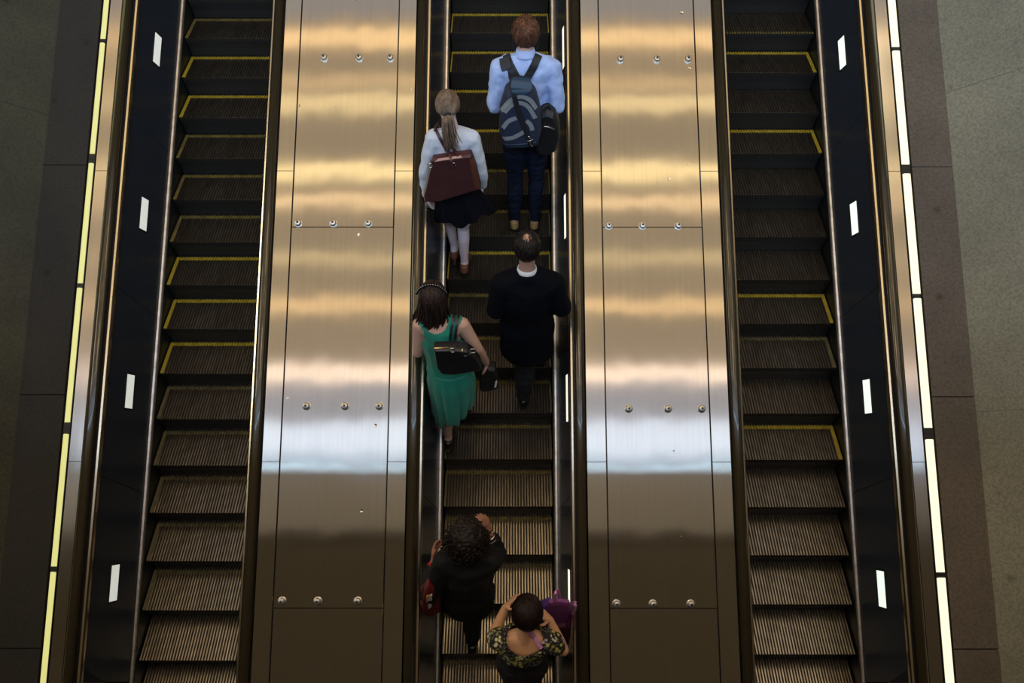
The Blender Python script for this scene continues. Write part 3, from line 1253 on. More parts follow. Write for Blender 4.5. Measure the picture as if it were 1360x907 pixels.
def collar(name, nb, R, m, parent, r=.066, h=.040, tilt=12):
    bm = bmesh.new()
    ax = Matrix.Rotation(math.radians(-tilt), 3, 'X') @ V((0, 0, 1))
    lathe(bm, [(r - .006, h - .004), (r + .002, h), (r + .013, -.004), (r + .017, -.012), (r + .010, -.014), (r - .006, 0)], nb, ax, 28)
    return obj(name, fix(bm), m, parent, True)


# ================= man in the light blue shirt
F5, F6, F8, F9, F10, F13, F14, F15 = [(S0[1] - k * GO) * TAN for k in (5, 6, 8, 9, 10, 13, 14, 15)]
JB = dict(head=V((.138, 3.02, 3.340)), hrot=rotm(pitch=-6), neck=V((.138, 2.99, 3.185)), sh_l=V((-.032, 2.985, 3.108)), sh_r=V((.318, 2.985, 3.108)),
          el_l=V((-.078, 2.93, 2.845)), el_r=V((.372, 2.93, 2.835)), wr_l=V((.03, 3.16, 2.86)), wr_r=V((.25, 3.16, 2.86)),
          hand_l=((.25, .9, .25), (.9, -.2, 0), -1, 35), hand_r=((-.25, .9, .25), (-.9, -.2, 0), 1, 35),
          chest=V((.14, 2.985, 2.985)), waist=V((.143, 2.98, 2.79)), pelvis=V((.147, 2.975, 2.63)),
          hip_l=V((.067, 2.975, 2.56)), hip_r=V((.232, 2.975, 2.56)), kn_l=V((.070, 3.00, 2.16)), kn_r=V((.236, 3.00, 2.16)),
          an_l=V((.064, 2.985, F5 + .085)), an_r=V((.236, 2.985, F5 + .085)), toe_l=V((.050, 3.185, F5)), toe_r=V((.262, 3.185, F5)))
blue = person('man with short reddish-brown hair in a light blue shirt and dark jeans', JB, SKIN, gl=.98)
M_SHIRT = mat('blue_oxford', (.40, .52, .86), .75, var=.06, vscale=30, sheen=.2)
M_JEANS = mat('dark_denim', (.005, .009, .023), .85, spec=.2, var=.4, vscale=14)
M_BOOT = mat('tan_boot', (.26, .16, .06), .6, var=.25)
M_SOLE = mat('black_sole', (.012, .011, .010), .7)
bm = bmesh.new()
torso(bm, JB, .022, 1.02, 1.02, low=.02)
for q in 'lr':
    hull(bm, [(JB['sh_' + q].lerp(JB['neck'], .12), .066), (JB['neck'] + V((0, -.005, -.018)), .074)])
arms(bm, JB, .016, 1.02)
SB = garment('shirt', bm, M_SHIRT, blue, .0085, 4, (.009, 9), 3, stretch=(1, 1, .8), wr2=(.006, 22))
collar('shirt_collar', JB['neck'] + V((0, -.002, .024)), None, M_SHIRT, blue, .060, .040)
bm = bmesh.new()
legs(bm, JB, .012, .98)
hull(bm, [(JB['pelvis'], (.160, .118, .08)), (JB['hip_l'], .095), (JB['hip_r'], .095)])
garment('jeans', bm, M_JEANS, blue, .009, 3, (.007, 8), 9, stretch=(1, 1, 2.2))
shoes(blue, JB, M_BOOT, (F5, F5), (0, 0), 'boot', M_SOLE)
HB = hair_mat('red_brown_hair', (.055, .022, .012), (.21, .085, .045))
mk = lambda d: not (d.y > .25 and d.z < .42) and d.z > (-.50 if d.y < -.2 else -.28) and not (abs(d.x) > .80 and d.z < .02 and d.y > -.25)
bm = bmesh.new()
cap(bm, JB['head'], JB['hrot'], 1.0, mk, .002, .006, 2)
strands(bm, JB['head'], JB['hrot'], 1.0, mk, lambda d: V((d.x * .9 + .25, d.y + .35, d.z - .95)), 560, 6, .017, (.004, .017), .0028, .8, 4)
obj('hair', bm, HB, blue, True)

M_NAVY = mat('backpack_navy', (.018, .025, .055), .65, var=.15, vscale=40, bump=.15, bscale=200)
M_TEAL = mat('backpack_teal', (.016, .045, .085), .55, bump=.15, bscale=200)
M_BLK = mat('webbing_black', (.010, .010, .014), .6, bump=.2, bscale=160)
M_GREY = mat('reflective_grey', (.24, .25, .26), .45)
M_CHROME = mat('chrome', (.8, .8, .8), .15, 1.0)
bp = pxbag([(682, 116), (692, 113), (702, 116), (712, 130), (718, 150), (719, 180), (714, 197), (690, 201), (668, 198), (663, 178), (664, 150), (671, 125)],
           2.675, 2.83, M_NAVY, 'backpack', None, .0065, 7, .80, (.003, 10), 2)
tag(bp, 'navy backpack with curved grey stripes on the back of the blue-shirted man', 'backpack')
bpl = ribbon_on('lower_panel', [bp], [(669, 193), (690, 193.5), (711, 191)], .056, M_TEAL, bp, .001, .004)
flap = ribbon_on('top_flap', [bp], [(692.5, 105), (692.5, 110), (692.2, 116), (692, 121), (692, 124.5)], [.11, .135, .145, .125, .07], M_TEAL, bp, .002, .010)
for a in ([(666, 147), (677, 134), (691, 128), (704, 133), (712, 144)], [(670, 149), (680, 139), (691, 136.5), (702, 142), (711, 157)],
          [(668, 170), (675, 161), (686, 156.5)], [(669, 184), (681, 183), (696, 175)], [(699, 160), (705, 166), (707, 173)]):
    ribbon_on('grey_stripe', [bp], a, .030, M_GREY, bp, .001, .0025)
for a in ([(688, 106), (681, 93), (675, 80), (673, 74)], [(699, 106), (706, 93), (712, 81), (715, 74)]):
    ribbon_on('shoulder_strap', [SB, bp], a, .052, M_BLK, bp, .002, .010)
for x in (-.01, .285):
    bm = bmesh.new()
    tube(bm, [(x + (.01 if x < .1 else -.01), 3.0, 3.150), (x, 3.05, 3.138), (x, 3.105, 3.06), (x, 3.115, 2.92), (x + (-.02 if x < .1 else .02), 3.0, 2.78), (x, 2.86, 2.72)], .026, 8, 6, .28, up=(1, 0, 0))
    obj('front_strap', fix(bm), M_BLK, bp, True)

M_BAGK = mat('black_nylon', (.008, .008, .009), .5, var=.2, bump=.3, bscale=90)
sb = pxbag([(708, 196), (711, 168), (717, 153), (727, 149), (737, 153), (743, 167), (744, 188), (738, 204), (724, 212), (713, 208)],
           2.78, 2.94, M_BAGK, 'shoulder_bag', None, .0065, 5, .82, (.008, 9), 6)
tag(sb, 'black soft shoulder bag hanging at the right hip of the blue-shirted man', 'bag')
ribbon_on('diagonal_strap', [bp, SB], [(677, 84), (680, 110), (685, 135), (693, 158), (701, 180), (706, 192)], .034, M_BLK, sb, .006, .006, 10)
ribbon_on('shoulder_pad', [bp, SB], [(671, 78), (672, 86), (674, 93)], .072, M_BLK, sb, .006, .016, 5)
bm = bmesh.new()
tube(bm, [P(702, 181, 2.655), P(705, 186, 2.65), P(704, 190, 2.65), P(707, 194, 2.66)], .005, 6)
tube(bm, [P(699, 187, 2.66), P(704, 187, 2.648), P(708, 185, 2.66)], .004, 6)
obj('clip', fix(bm), M_CHROME, sb, True)
bm = bmesh.new()
tube(bm, [P(716, 155, 2.80), P(722, 143, 2.83), P(730, 141, 2.85), P(736, 155, 2.82)], .009, 8, 6)
obj('carry_handle', fix(bm), M_BLK, sb, True)
bm = bmesh.new()
tube(bm, [P(716, 172, 2.775), P(724, 168, 2.77), P(737, 172, 2.775)], .004, 6)
obj('zip', fix(bm), M_CHROME, sb, True)
bm = bmesh.new()
for q in (-1, 1):
    h = JB['head']
    tube(bm, [h + V((q * .084, .005, -.03)), h + V((q * .088, -.005, -.06)), h + V((q * .082, -.01, -.10)), h + V((q * .06, .04, -.16)), h + V((q * .03, .11, -.22)), h + V((0, .135, -.26))], .004, 6)
tag(obj('earphones', fix(bm), M_BLK, None, True), 'dark earphone cord hanging from the ears of the red-haired man', 'earphones')

# ================= woman in the white sweater
JW = dict(head=V((-.385, 2.615, 3.045)), hrot=rotm(pitch=-4, yaw=4), neck=V((-.368, 2.59, 2.865)), sh_l=V((-.498, 2.585, 2.812)), sh_r=V((-.232, 2.585, 2.812)),
          el_l=V((-.572, 2.55, 2.56)), el_r=V((-.178, 2.55, 2.56)), wr_l=V((-.585, 2.585, 2.325)), wr_r=V((-.176, 2.64, 2.36)),
          hand_l=((.05, .25, -1), (1, 0, 0), 1, 22), hand_r=((-.05, .35, -1), (-1, 0, 0), -1, 25),
          chest=V((-.362, 2.595, 2.69)), waist=V((-.36, 2.60, 2.52)), pelvis=V((-.355, 2.605, 2.367)),
          hip_l=V((-.43, 2.605, 2.30)), hip_r=V((-.275, 2.605, 2.30)), kn_l=V((-.468, 2.80, 2.0)), kn_r=V((-.335, 2.66, 1.93)),
          an_l=V((-.425, 2.735, 1.655)), an_r=V((-.342, 2.635, F6 + .10)), toe_l=V((-.415, 2.865, F6 + .005)), toe_r=V((-.335, 2.825, F6)))
white = person('woman with a light brown ponytail in a white sweater and black skirt', JW, SKIN_LEG, gx=.88, gy=.9, ga=.86, gl=.90, hips=1.08, hs=.95, bust=.06)
M_SWEATER = mat('white_knit', (.62, .65, .74), .9, var=.05, vscale=40, bump=.15, bscale=220, sheen=.3)
M_BSKIRT = mat('black_skirt', (.0035, .0035, .007), .9, spec=.15)
M_BROWN = mat('brown_shoe', (.16, .055, .03), .5)
bm = bmesh.new()
torso(bm, JW, .014, .90, .92, 1.06, .03, .06)
arms(bm, JW, .012, .90)
SW = garment('sweater', bm, M_SWEATER, white, .0085, 4, (.007, 8), 13, wr2=(.003, 26))
bm = bmesh.new()
pleats('skirt', [((-.358, 2.60, 2.44), .130, .112), ((-.345, 2.605, 2.28), .175, .15), ((-.318, 2.62, 2.14), .218, .175)], M_BSKIRT, white, 11, .07, 4,
       hem=lambda a: .05 * math.cos(a) + .03 * math.sin(5 * a) - .06 * max(0, math.cos(a - .2)) ** 4)
shoes(white, JW, M_BROWN, (F6, F6), (.085, .02), 'shoe')
HW = hair_mat('light_brown_hair', (.10, .062, .038), (.30, .205, .14))
mkw = lambda d: not (d.y > .35 and d.z < .55) and d.z > (-.36 if d.y < -.1 else -.22) and not (abs(d.x) > .85 and d.z < -.05 and d.y > -.2)
tie = V((0, -.98, -.10))
bm = bmesh.new()
cap(bm, JW['head'], JW['hrot'], .96, mkw, .008, .003, 5)
strands(bm, JW['head'], JW['hrot'], .96, mkw, lambda d: tie - d, 460, 7, .020, (.007, .009), .0024, .08, 8)
hc = JW['head'] + JW['hrot'] @ V((0, -.112, .012))
for q in range(90):
    rnd = random.Random(q)
    ox, oy, ln = rnd.gauss(0, .016), rnd.gauss(0, .010), rnd.uniform(.20, .29)
    tube(bm, [hc + V((ox * .4, oy * .5 + .02, 0)), hc + V((ox, -.035 + oy, -.012)), hc + V((ox * 1.3, -.045 + oy, -.08)), hc + V((.006 + ox * 1.5, -.040 + oy * 1.4, -ln * .7)), hc + V((.018 + ox * 1.9, -.032 + oy * 1.6, -ln))], .0038, 5, 3, rads=[.003, .0045, .0042, .003, .001])
obj('hair', bm, HW, white, True)
bm = bmesh.new()
tube(bm, [hc + V((.020 * math.cos(t), -.012 + .004 * math.cos(t), .016 * math.sin(t) - .004)) for t in [i * .785 for i in range(9)]], .007, 8, 3)
obj('hair_tie', fix(bm), M_BLK, white, True)

M_BURG = mat('burgundy_leather', (.062, .019, .020), .42, var=.18, vscale=9, bump=.12, bscale=130)
M_TAN = mat('tan_lining', (.42, .24, .20), .7)
M_BRSIDE = mat('brown_gusset', (.105, .032, .018), .45)
tote = pxbag([(574, 214), (600, 210), (626, 207), (633, 225), (639, 252), (610, 261), (581, 269), (563, 270), (562, 262), (568, 238)],
             2.375, 2.465, M_BURG, 'tote_bag', None, .006, 4, .95, (.004, 8), 1)
tag(tote, 'burgundy leather tote bag hanging behind the white-sweatered woman', 'bag')
ribbon_on('open_rim', [tote], [(577, 213.5), (600, 210), (613, 208.5)], .018, M_TAN, tote, .001, .004)
ribbon_on('side_gusset', [tote], [(626, 211), (630, 230), (635, 251)], .036, M_BRSIDE, tote, .0005, .003)
for a, rg in (([(602, 222), (597, 205), (590, 193), (583, 180), (578, 171)], (602, 219)), ([(609, 208), (602, 197), (595, 187), (588, 176)], None), ([(573, 219), (575, 214), (580, 211)], (571, 220))):
    ribbon_on('handle', [SW, tote], a, .020, M_BURG, tote, .004, .009, 8)
    if rg:
        bm = bmesh.new()
        c0 = P(rg[0], rg[1], 2.366)
        tube(bm, [c0 + V((.017 * math.cos(t), 0, .017 * math.sin(t))) for t in [i * .785 for i in range(9)]], .0035, 6, 3)
        obj('ring', fix(bm), M_CHROME, tote, True)
bm = bmesh.new()
tube(bm, [(-.48, 2.56, 2.895), (-.465, 2.64, 2.90), (-.455, 2.70, 2.82), (-.46, 2.71, 2.74)], .011, 8, 6, .5)
obj('handle_front', fix(bm), M_BURG, tote, True)

# ================= man in the dark suit
JS = dict(head=V((.145, 1.775, 2.545)), hrot=rotm(pitch=-4), neck=V((.147, 1.745, 2.352)), sh_l=V((-.010, 1.735, 2.245)), sh_r=V((.320, 1.735, 2.245)),
          el_l=V((-.060, 1.70, 2.03)), el_r=V((.390, 1.70, 2.05)), wr_l=V((.03, 1.90, 1.95)), wr_r=V((.28, 1.90, 1.96)),
          hand_l=((.2, .95, .2), (.9, -.2, 0), -1, 30), hand_r=((-.2, .95, .2), (-.9, -.2, 0), 1, 30),
          chest=V((.155, 1.74, 2.13)), waist=V((.155, 1.73, 1.95)), pelvis=V((.155, 1.72, 1.80)),
          hip_l=V((.075, 1.72, 1.73)), hip_r=V((.238, 1.72, 1.73)), kn_l=V((.150, 1.735, 1.33)), kn_r=V((.275, 1.96, 1.50)),
          an_l=V((.138, 1.70, F9 + .085)), an_r=V((.265, 1.985, F8 + .085)), toe_l=V((.138, 1.895, F9)), toe_r=V((.275, 2.19, F8)))
suit = person('balding man with dark hair in a black suit, below the red-haired man', JS, SKIN2, gx=1.16, gy=1.2, gl=1.08, ga=1.1, hs=1.06)
M_SUIT = mat('black_suit', (.0022, .0028, .0058), .85, var=.2, vscale=30, spec=.12)
M_TROU = mat('dark_trousers', (.010, .010, .013), .75, var=.2, vscale=30)
M_WSHIRT = mat('white_shirt', (.72, .72, .75), .8)
M_BSHOE = mat('black_shoe', (.008, .008, .008), .3)
bm = bmesh.new()
torso(bm, JS, .028, 1.16, 1.2, 1.04)
arms(bm, JS, .024, 1.16)
hull(bm, [(JS['sh_l'], .075), (JS['sh_l'] + V((.10, 0, .035)), .06), (JS['neck'] + V((0, 0, -.03)), .08)])
hull(bm, [(JS['sh_r'], .075), (JS['sh_r'] + V((-.10, 0, .035)), .06), (JS['neck'] + V((0, 0, -.03)), .08)])
hull(bm, [(V((.155, 1.72, 1.86)), (.19, .15, .06)), (V((.155, 1.70, 1.66)), (.205, .165, .05)), (V((.165, 1.70, 1.58)), (.20, .165, .02))])
hull(bm, [(JS['neck'] + V((0, -.016, -.006)), (.088, .080, .03)), (JS['sh_l'] + V((.12, -.01, .02)), .05), (JS['sh_r'] + V((-.12, -.01, .02)), .05)])
garment('suit_jacket', bm, M_SUIT, suit, .009, 4, (.007, 7), 21)
bm = bmesh.new()
ax_ = V((0, .16, 1)).normalized()
lathe(bm, [(.056, -.03), (.056, .026), (.063, .029), (.069, .004), (.069, -.03)], JS['neck'] + V((0, -.004, .020)), ax_, 28)
obj('shirt_collar', fix(bm), M_WSHIRT, suit, True)
bm = bmesh.new()
lathe(bm, [(.064, -.03), (.068, .008), (.073, .010), (.080, -.014), (.076, -.03)], JS['neck'] + V((0, -.006, .010)), ax_, 28)
obj('jacket_collar', fix(bm), M_SUIT, suit, True)
bm = bmesh.new()
legs(bm, JS, .020, 1.08)
hull(bm, [(JS['pelvis'], (.175, .135, .08)), (JS['hip_l'], .105), (JS['hip_r'], .105)])
garment('trousers', bm, M_TROU, suit, .009, 3, (.007, 8), 9, stretch=(1, 1, 2))
shoes(suit, JS, M_BSHOE, (F9, F8), (0, 0), 'shoe')
HS = hair_mat('dark_brown_hair', (.008, .006, .005), (.026, .018, .015), .38)
mks = lambda d: not (d.y > .2 and d.z < .62) and d.z > (-.46 if d.y < -.2 else -.25) and not (abs(d.x) > .82 and d.z < .0 and d.y > -.25) and d.dot(V((0, -.28, .96)).normalized()) < .958
bm = bmesh.new()
cap(bm, JS['head'], JS['hrot'], 1.06, mks, .003, .002, 3)
mks2 = lambda d: not (d.y > .2 and d.z < .62) and d.z > (-.46 if d.y < -.2 else -.25)
strands(bm, JS['head'], JS['hrot'], 1.06, mks2, lambda d: V((d.x * .6, d.y * .6, d.z - 1)), 420, 5, .013, (.003, .006), .002, .15, 12)
obj('hair', bm, HS, suit, True)

# ================= woman in the green dress
JG = dict(head=V((-.472, 1.53, 2.335)), hrot=rotm(pitch=-4), neck=V((-.458, 1.495, 2.145)), sh_l=V((-.570, 1.485, 2.11)), sh_r=V((-.288, 1.485, 2.115)),
          el_l=V((-.605, 1.46, 1.85)), el_r=V((-.190, 1.45, 1.905)), wr_l=V((-.605, 1.67, 1.832)), wr_r=V((-.137, 1.50, 1.685)),
          hand_l=((.02, .87, .5), (.1, .5, -.87), 1, 12), hand_r=((.05, .25, -1), (-1, .1, 0), -1, 40),
          chest=V((-.435, 1.485, 1.97)), waist=V((-.425, 1.465, 1.79)), pelvis=V((-.392, 1.45, 1.645)),
          hip_l=V((-.462, 1.45, 1.575)), hip_r=V((-.312, 1.45, 1.575)), kn_l=V((-.452, 1.425, 1.21)), kn_r=V((-.295, 1.66, 1.33)),
          an_l=V((-.451, 1.378, F10 + .155)), an_r=V((-.30, 1.70, F9 + .155)), toe_l=V((-.440, 1.545, F10)), toe_r=V((-.295, 1.865, F9)))
green = person('woman in a sleeveless green dress with long dark brown hair', JG, SKIN, gx=.94, gy=.95, ga=.98, gl=.92, hips=1.1, hs=.95, bust=.065)
M_GREEN = mat('green_jersey', (.004, .225, .155), .75, var=.08, vscale=20, sheen=.2)
bm = bmesh.new()
torso(bm, JG, .012, .95, .96, 1.1, 0, .066)
nbg = JG['neck']


def cut_green(co):
    # armholes and scooped back
    for k in ('sh_l', 'sh_r'):
        q = JG[k]
        if (co - q - V((.02 if k == 'sh_r' else -.02, 0, -.03))).length < .088:
            return True
    return (co - nbg - V((0, -.02, .015))).length < .080


SG = garment('dress', bm, M_GREEN, green, .0085, 4, (.003, 8), 13, cut=cut_green)
pleats('dress_skirt', [((-.400, 1.455, 1.70), .148, .120), ((-.392, 1.45, 1.58), .168, .152), ((-.388, 1.44, 1.36), .158, .165), ((-.392, 1.44, 1.22), .150, .17)], M_GREEN, green, 15, .075, 9,
       hem=lambda a: .10 * math.cos(a) + .03 * math.sin(6 * a))
shoes(green, JG, M_BSHOE, (F10, F9), (.075, .075), 'high_heel')
for q in 'l':
    bm = bmesh.new()
    c0 = JG['an_' + q] + V((0, -.004, -.005))
    tube(bm, [c0 + V((.041 * math.cos(t), .041 * math.sin(t), 0)) for t in [i * .785 for i in range(9)]], .006, 6, 3)
    obj('ankle_strap', fix(bm), M_BSHOE, green, True)
HG = hair_mat('dark_brown_long_hair', (.012, .007, .006), (.050, .028, .022), .36)
mkg = lambda d: not (d.y > .35 and d.z < .5) and d.z > -.5 and not (d.y > .15 and d.z < .1)
bm = bmesh.new()
cap(bm, JG['head'], JG['hrot'], .97, mkg, .012, .003, 7)
strands(bm, JG['head'], JG['hrot'], .97, mkg, lambda d: V((d.x * .3, d.y * .4 - .2, d.z - 1)), 420, 8, .017, (.011, .013), .0026, .1, 5)
for q in range(260):
    rnd = random.Random(q + 50)
    a = math.radians(rnd.uniform(172, 372))
    rr = rnd.uniform(.55, 1.0)
    x, y = .088 * math.cos(a) * rr, .102 * math.sin(a) * rr
    ln = rnd.uniform(.20, .265)
    h = JG['head']
    tw = rnd.gauss(0, .008)
    tube(bm, [h + V((x * .9, y, .06)), h + V((x * 1.08, y * 1.06, -.02)), h + V((x * 1.16 - .008 + tw, y * 1.04, -ln * .55)), h + V((x * 1.18 - .022 + tw * 1.6, y * .98 - .005, -ln * .85)), h + V((x * 1.05 - .028 + tw * 2, y * .9 - .004, -ln))], .005, 5, 3, rads=[.0035, .006, .0065, .005, .0015])
obj('hair', bm, HG, green, True)
bm = bmesh.new()
h, R = JG['head'], JG['hrot']
tube(bm, [h + R @ V((.100 * math.cos(t), -.030 + .01 * math.sin(t), .030 + .098 * math.sin(t))) for t in [math.radians(v) for v in range(12, 170, 14)]], .009, 8, 4, .45, up=(0, 1, 0))
obj('headband', fix(bm), M_BLK, green, True)
bm = bmesh.new()
for t in range(28, 156, 9):
    t = math.radians(t)
    hull(bm, [(h + R @ V((.1065 * math.cos(t), -.034 + .01 * math.sin(t), .030 + .1055 * math.sin(t))), .0036)])
obj('headband_beads', bm, M_CHROME, green, True)
bm = bmesh.new()
tube(bm, [h + V((.082, .0, -.03)), h + V((.086, -.01, -.045)), h + V((.086, -.012, -.075))], .004, 6)
hull(bm, [(h + V((.086, -.012, -.085)), (.008, .008, .012))])
obj('earring', bm, M_CHROME, green, True)

M_BLEATH = mat('black_leather', (.012, .011, .013), .40, var=.2, bump=.10, bscale=140)
M_BRASS = mat('brass', (.75, .58, .3), .25, 1.0)
hb = pxbag([(575, 466), (590, 466), (606, 466), (621, 468), (630, 474), (638, 484), (640, 492), (625, 496), (604, 499), (586, 498), (580, 490), (577, 475)],
           1.245, 1.335, M_BLEATH, 'handbag', None, .006, 4, .94, (.004, 9), 3)
tag(hb, 'black leather handbag on the shoulder of the woman in green', 'bag')
ribbon_on('zip_edge', [hb], [(575, 463), (590, 462), (604, 462)], .008, M_BRASS, hb, .001, .004)
for a in ([(597, 462), (598, 448), (600, 434), (602, 423), (604, 417)], [(603, 465), (604, 450), (606, 436), (608, 425), (609, 418)]):
    ribbon_on('strap', [SG, hb, green], a, .018, M_BLEATH, hb, .004, .008, 8)
bm = bmesh.new()
tube(bm, [(-.338, 1.46, 2.175), (-.335, 1.53, 2.17), (-.335, 1.575, 2.09), (-.325, 1.56, 1.98)], .010, 8, 6, .5)
obj('strap_front', fix(bm), M_BLEATH, hb, True)
for rx, ry in ((601, 465), (628, 466)):
    c0 = P(rx, ry, 1.216)
    bm = bmesh.new()
    tube(bm, [c0 + V((.020 * math.cos(t), 0, .020 * math.sin(t))) for t in [i * .785 for i in range(9)]], .0035, 6, 3)
    obj('ring', fix(bm), M_CHROME, hb, True)
ribbon_on('buckle_tab', [hb], [(614, 463.5), (613.5, 472), (621, 473), (625, 468)], .006, M_CHROME, hb, .001, .004, 5)
sm = pxbag([(637, 494), (648, 491), (658, 492), (661, 505), (661, 519), (650, 522), (638, 523), (636, 508)], 1.46, 1.56, M_BAGK, 'small_bag', None, .006, 4, .85, (.004, 12), 8)
tag(sm, 'small black bag hanging from the hand of the woman in green', 'bag')
bm = bmesh.new()
w_ = JG['wr_r']
tube(bm, [P(642, 496, 1.50), w_ + V((0, .02, -.07)), P(654, 496, 1.50)], .006, 6, 5)
obj('wrist_loop', fix(bm), M_BLK, sm, True)
ribbon_on('white_tag', [sm], [(659, 506), (658.5, 510), (657.5, 514)], .014, M_WSHIRT, sm, .001, .003, 4)

# ================= woman with dark curly hair
JC = dict(head=V((-.232, .215, 1.555)), hrot=rotm(pitch=-10), neck=V((-.245, .165, 1.385)), sh_l=V((-.385, .15, 1.345)), sh_r=V((-.092, .155, 1.345)),
          el_l=V((-.490, .045, 1.075)), el_r=V((-.052, .285, 1.185)), wr_l=V((-.482, .265, 1.065)), wr_r=V((-.102, .315, 1.395)),
          hand_l=((.02, 1, .18), (.9, 0, .2), -1, 30), hand_r=((-.20, .42, .85), (-.6, .5, -.3), 1, 28),
          chest=V((-.24, .14, 1.19)), waist=V((-.25, .13, 1.03)), pelvis=V((-.255, .13, .885)),
          hip_l=V((-.335, .13, .82)), hip_r=V((-.180, .13, .82)), kn_l=V((-.335, .36, .63)), kn_r=V((-.240, .12, .455)),
          an_l=V((-.335, .415, F13 + .085)), an_r=V((-.250, .075, F14 + .085)), toe_l=V((-.335, .60, F13)), toe_r=V((-.247, .265, F14)))
curly = person('woman with a mass of dark curly hair in a black jacket, one hand raised', JC, SKIN3, gx=1.0, gy=1.02, ga=1.0, gl=.98, hips=1.08, hs=.96, bust=.06)
M_JACK = mat('black_jacket', (.0065, .0065, .0075), .75, var=.2, vscale=30, spec=.3)
bm = bmesh.new()
torso(bm, JC, .024, 1.03, 1.08, 1.1, .02, .05)
arms(bm, JC, .020, 1.05, upto=.62)
hull(bm, [(V((-.25, .125, .93)), (.18, .14, .06)), (V((-.252, .12, .74)), (.185, .145, .03))])
garment('jacket', bm, M_JACK, curly, .009, 4, (.007, 8), 31)
bm = bmesh.new()
legs(bm, JC, .014, 1.0)
hull(bm, [(JC['pelvis'], (.165, .12, .08)), (JC['hip_l'], .095), (JC['hip_r'], .095)])
garment('trousers', bm, M_TROU, curly, .009, 3, (.005, 8), 9)
shoes(curly, JC, M_BSHOE, (F13, F14), (0, 0), 'shoe')
M_CUFF = mat('grey_cuff', (.34, .34, .33), .75)
M_RED = mat('red_bangle', (.55, .02, .015), .35)
for q in 'lr':
    e_, w_ = JC['el_' + q], JC['wr_' + q]
    bm = bmesh.new()
    ax = (w_ - e_).normalized()
    lathe(bm, [(.040, 0), (.046, .004), (.041, .045), (.036, .045)], e_.lerp(w_, .60), ax, 20)
    obj('cuff', fix(bm), M_CUFF, curly, True)
    bm = bmesh.new()
    c0 = e_.lerp(w_, .93)
    u_ = ax.orthogonal().normalized()
    v_ = ax.cross(u_)
    tube(bm, [c0 + (u_ * math.cos(t) + v_ * math.sin(t)) * .033 for t in [i * .785 for i in range(9)]], .008 if q == 'l' else .004, 8, 3)
    obj('bangle', fix(bm), M_RED if q == 'l' else M_CHROME, curly, True)['label'] = 'red bangle' if q == 'l' else 'silver watch band'
HC = hair_mat('curly_black_hair', (.006, .004, .004), (.030, .018, .014), .5)
mkc = lambda d: not (d.y > .45 and d.z < .5)
bm = bmesh.new()
cap(bm, JC['head'], JC['hrot'], 1.0, mkc, .03, .018, 7)
rnd = random.Random(77)
hc = JC['head'] + V((0, -.012, .0))
for q in range(620):
    d = V((rnd.gauss(0, 1), rnd.gauss(-.25, 1), rnd.gauss(-.1, .9))).normalized()
    if d.y > .5 and d.z < .45:
        continue
    r0, r1 = .085, rnd.uniform(.128, .165)
    u_ = d.orthogonal().normalized()
    v_ = d.cross(u_)
    ph = rnd.random() * 6.28
    cr = rnd.uniform(.008, .013)
    tube(bm, [hc + d * (r0 + (r1 - r0) * i / 9) + (u_ * math.cos(ph + i * 1.25) + v_ * math.sin(ph + i * 1.25)) * cr + V((0, 0, -.003 * i * (i / 9))) for i in range(10)], .0030, 4, 2)
obj('hair', bm, HC, curly, True)

M_REDBAG = mat('red_bag_cloth', (.14, .006, .014), .6, var=.2, vscale=12)
M_PAPER = mat('white_paper', (.75, .73, .70), .7)
M_ORANGE = mat('orange_card', (.75, .28, .05), .7)
rb = pxbag([(568, 782), (576, 786), (583, 800), (585, 816), (574, 822), (562, 819), (559, 806), (562, 790)], .0, .085, M_REDBAG, 'red_bag', None, .006, 5, .85, (.005, 9), 4)
tag(rb, 'dark red bag hanging from the elbow of the curly-haired woman', 'bag')
bm = bmesh.new()
tube(bm, [P(564, 788, .045), JC['el_l'] + V((-.052, .02, .03)), JC['el_l'] + V((0, .06, .065)), JC['el_l'] + V((.055, .03, .02)), P(577, 789, .045)], .010, 8, 6, .5)
obj('handle', fix(bm), M_REDBAG, rb, True)
bm = bmesh.new()
a0 = [P(568, 793, -.008), P(574, 790, -.008), P(573, 806, -.008), P(569, 809, -.008)]
v0 = [bm.verts.new(p) for p in a0] + [bm.verts.new(p + V((0, .05, .006))) for p in a0]
for f in ((0, 1, 2, 3), (7, 6, 5, 4), (0, 4, 5, 1), (1, 5, 6, 2), (2, 6, 7, 3), (3, 7, 4, 0)):
    bm.faces.new([v0[i] for i in f])
pp = obj('leaflet', fix(bm), M_PAPER)
tag(pp, 'white and orange folded leaflet sticking out of the dark red bag', 'paper')
bm = bmesh.new()
a0 = [P(566, 794, -.011), P(569, 791, -.011), P(568.5, 799, -.011), P(566, 801, -.011)]
v0 = [bm.verts.new(p) for p in a0] + [bm.verts.new(p + V((0, .02, .002))) for p in a0]
for f in ((0, 1, 2, 3), (7, 6, 5, 4), (0, 4, 5, 1), (1, 5, 6, 2), (2, 6, 7, 3), (3, 7, 4, 0)):
    bm.faces.new([v0[i] for i in f])
obj('orange_flap', fix(bm), M_ORANGE, pp)

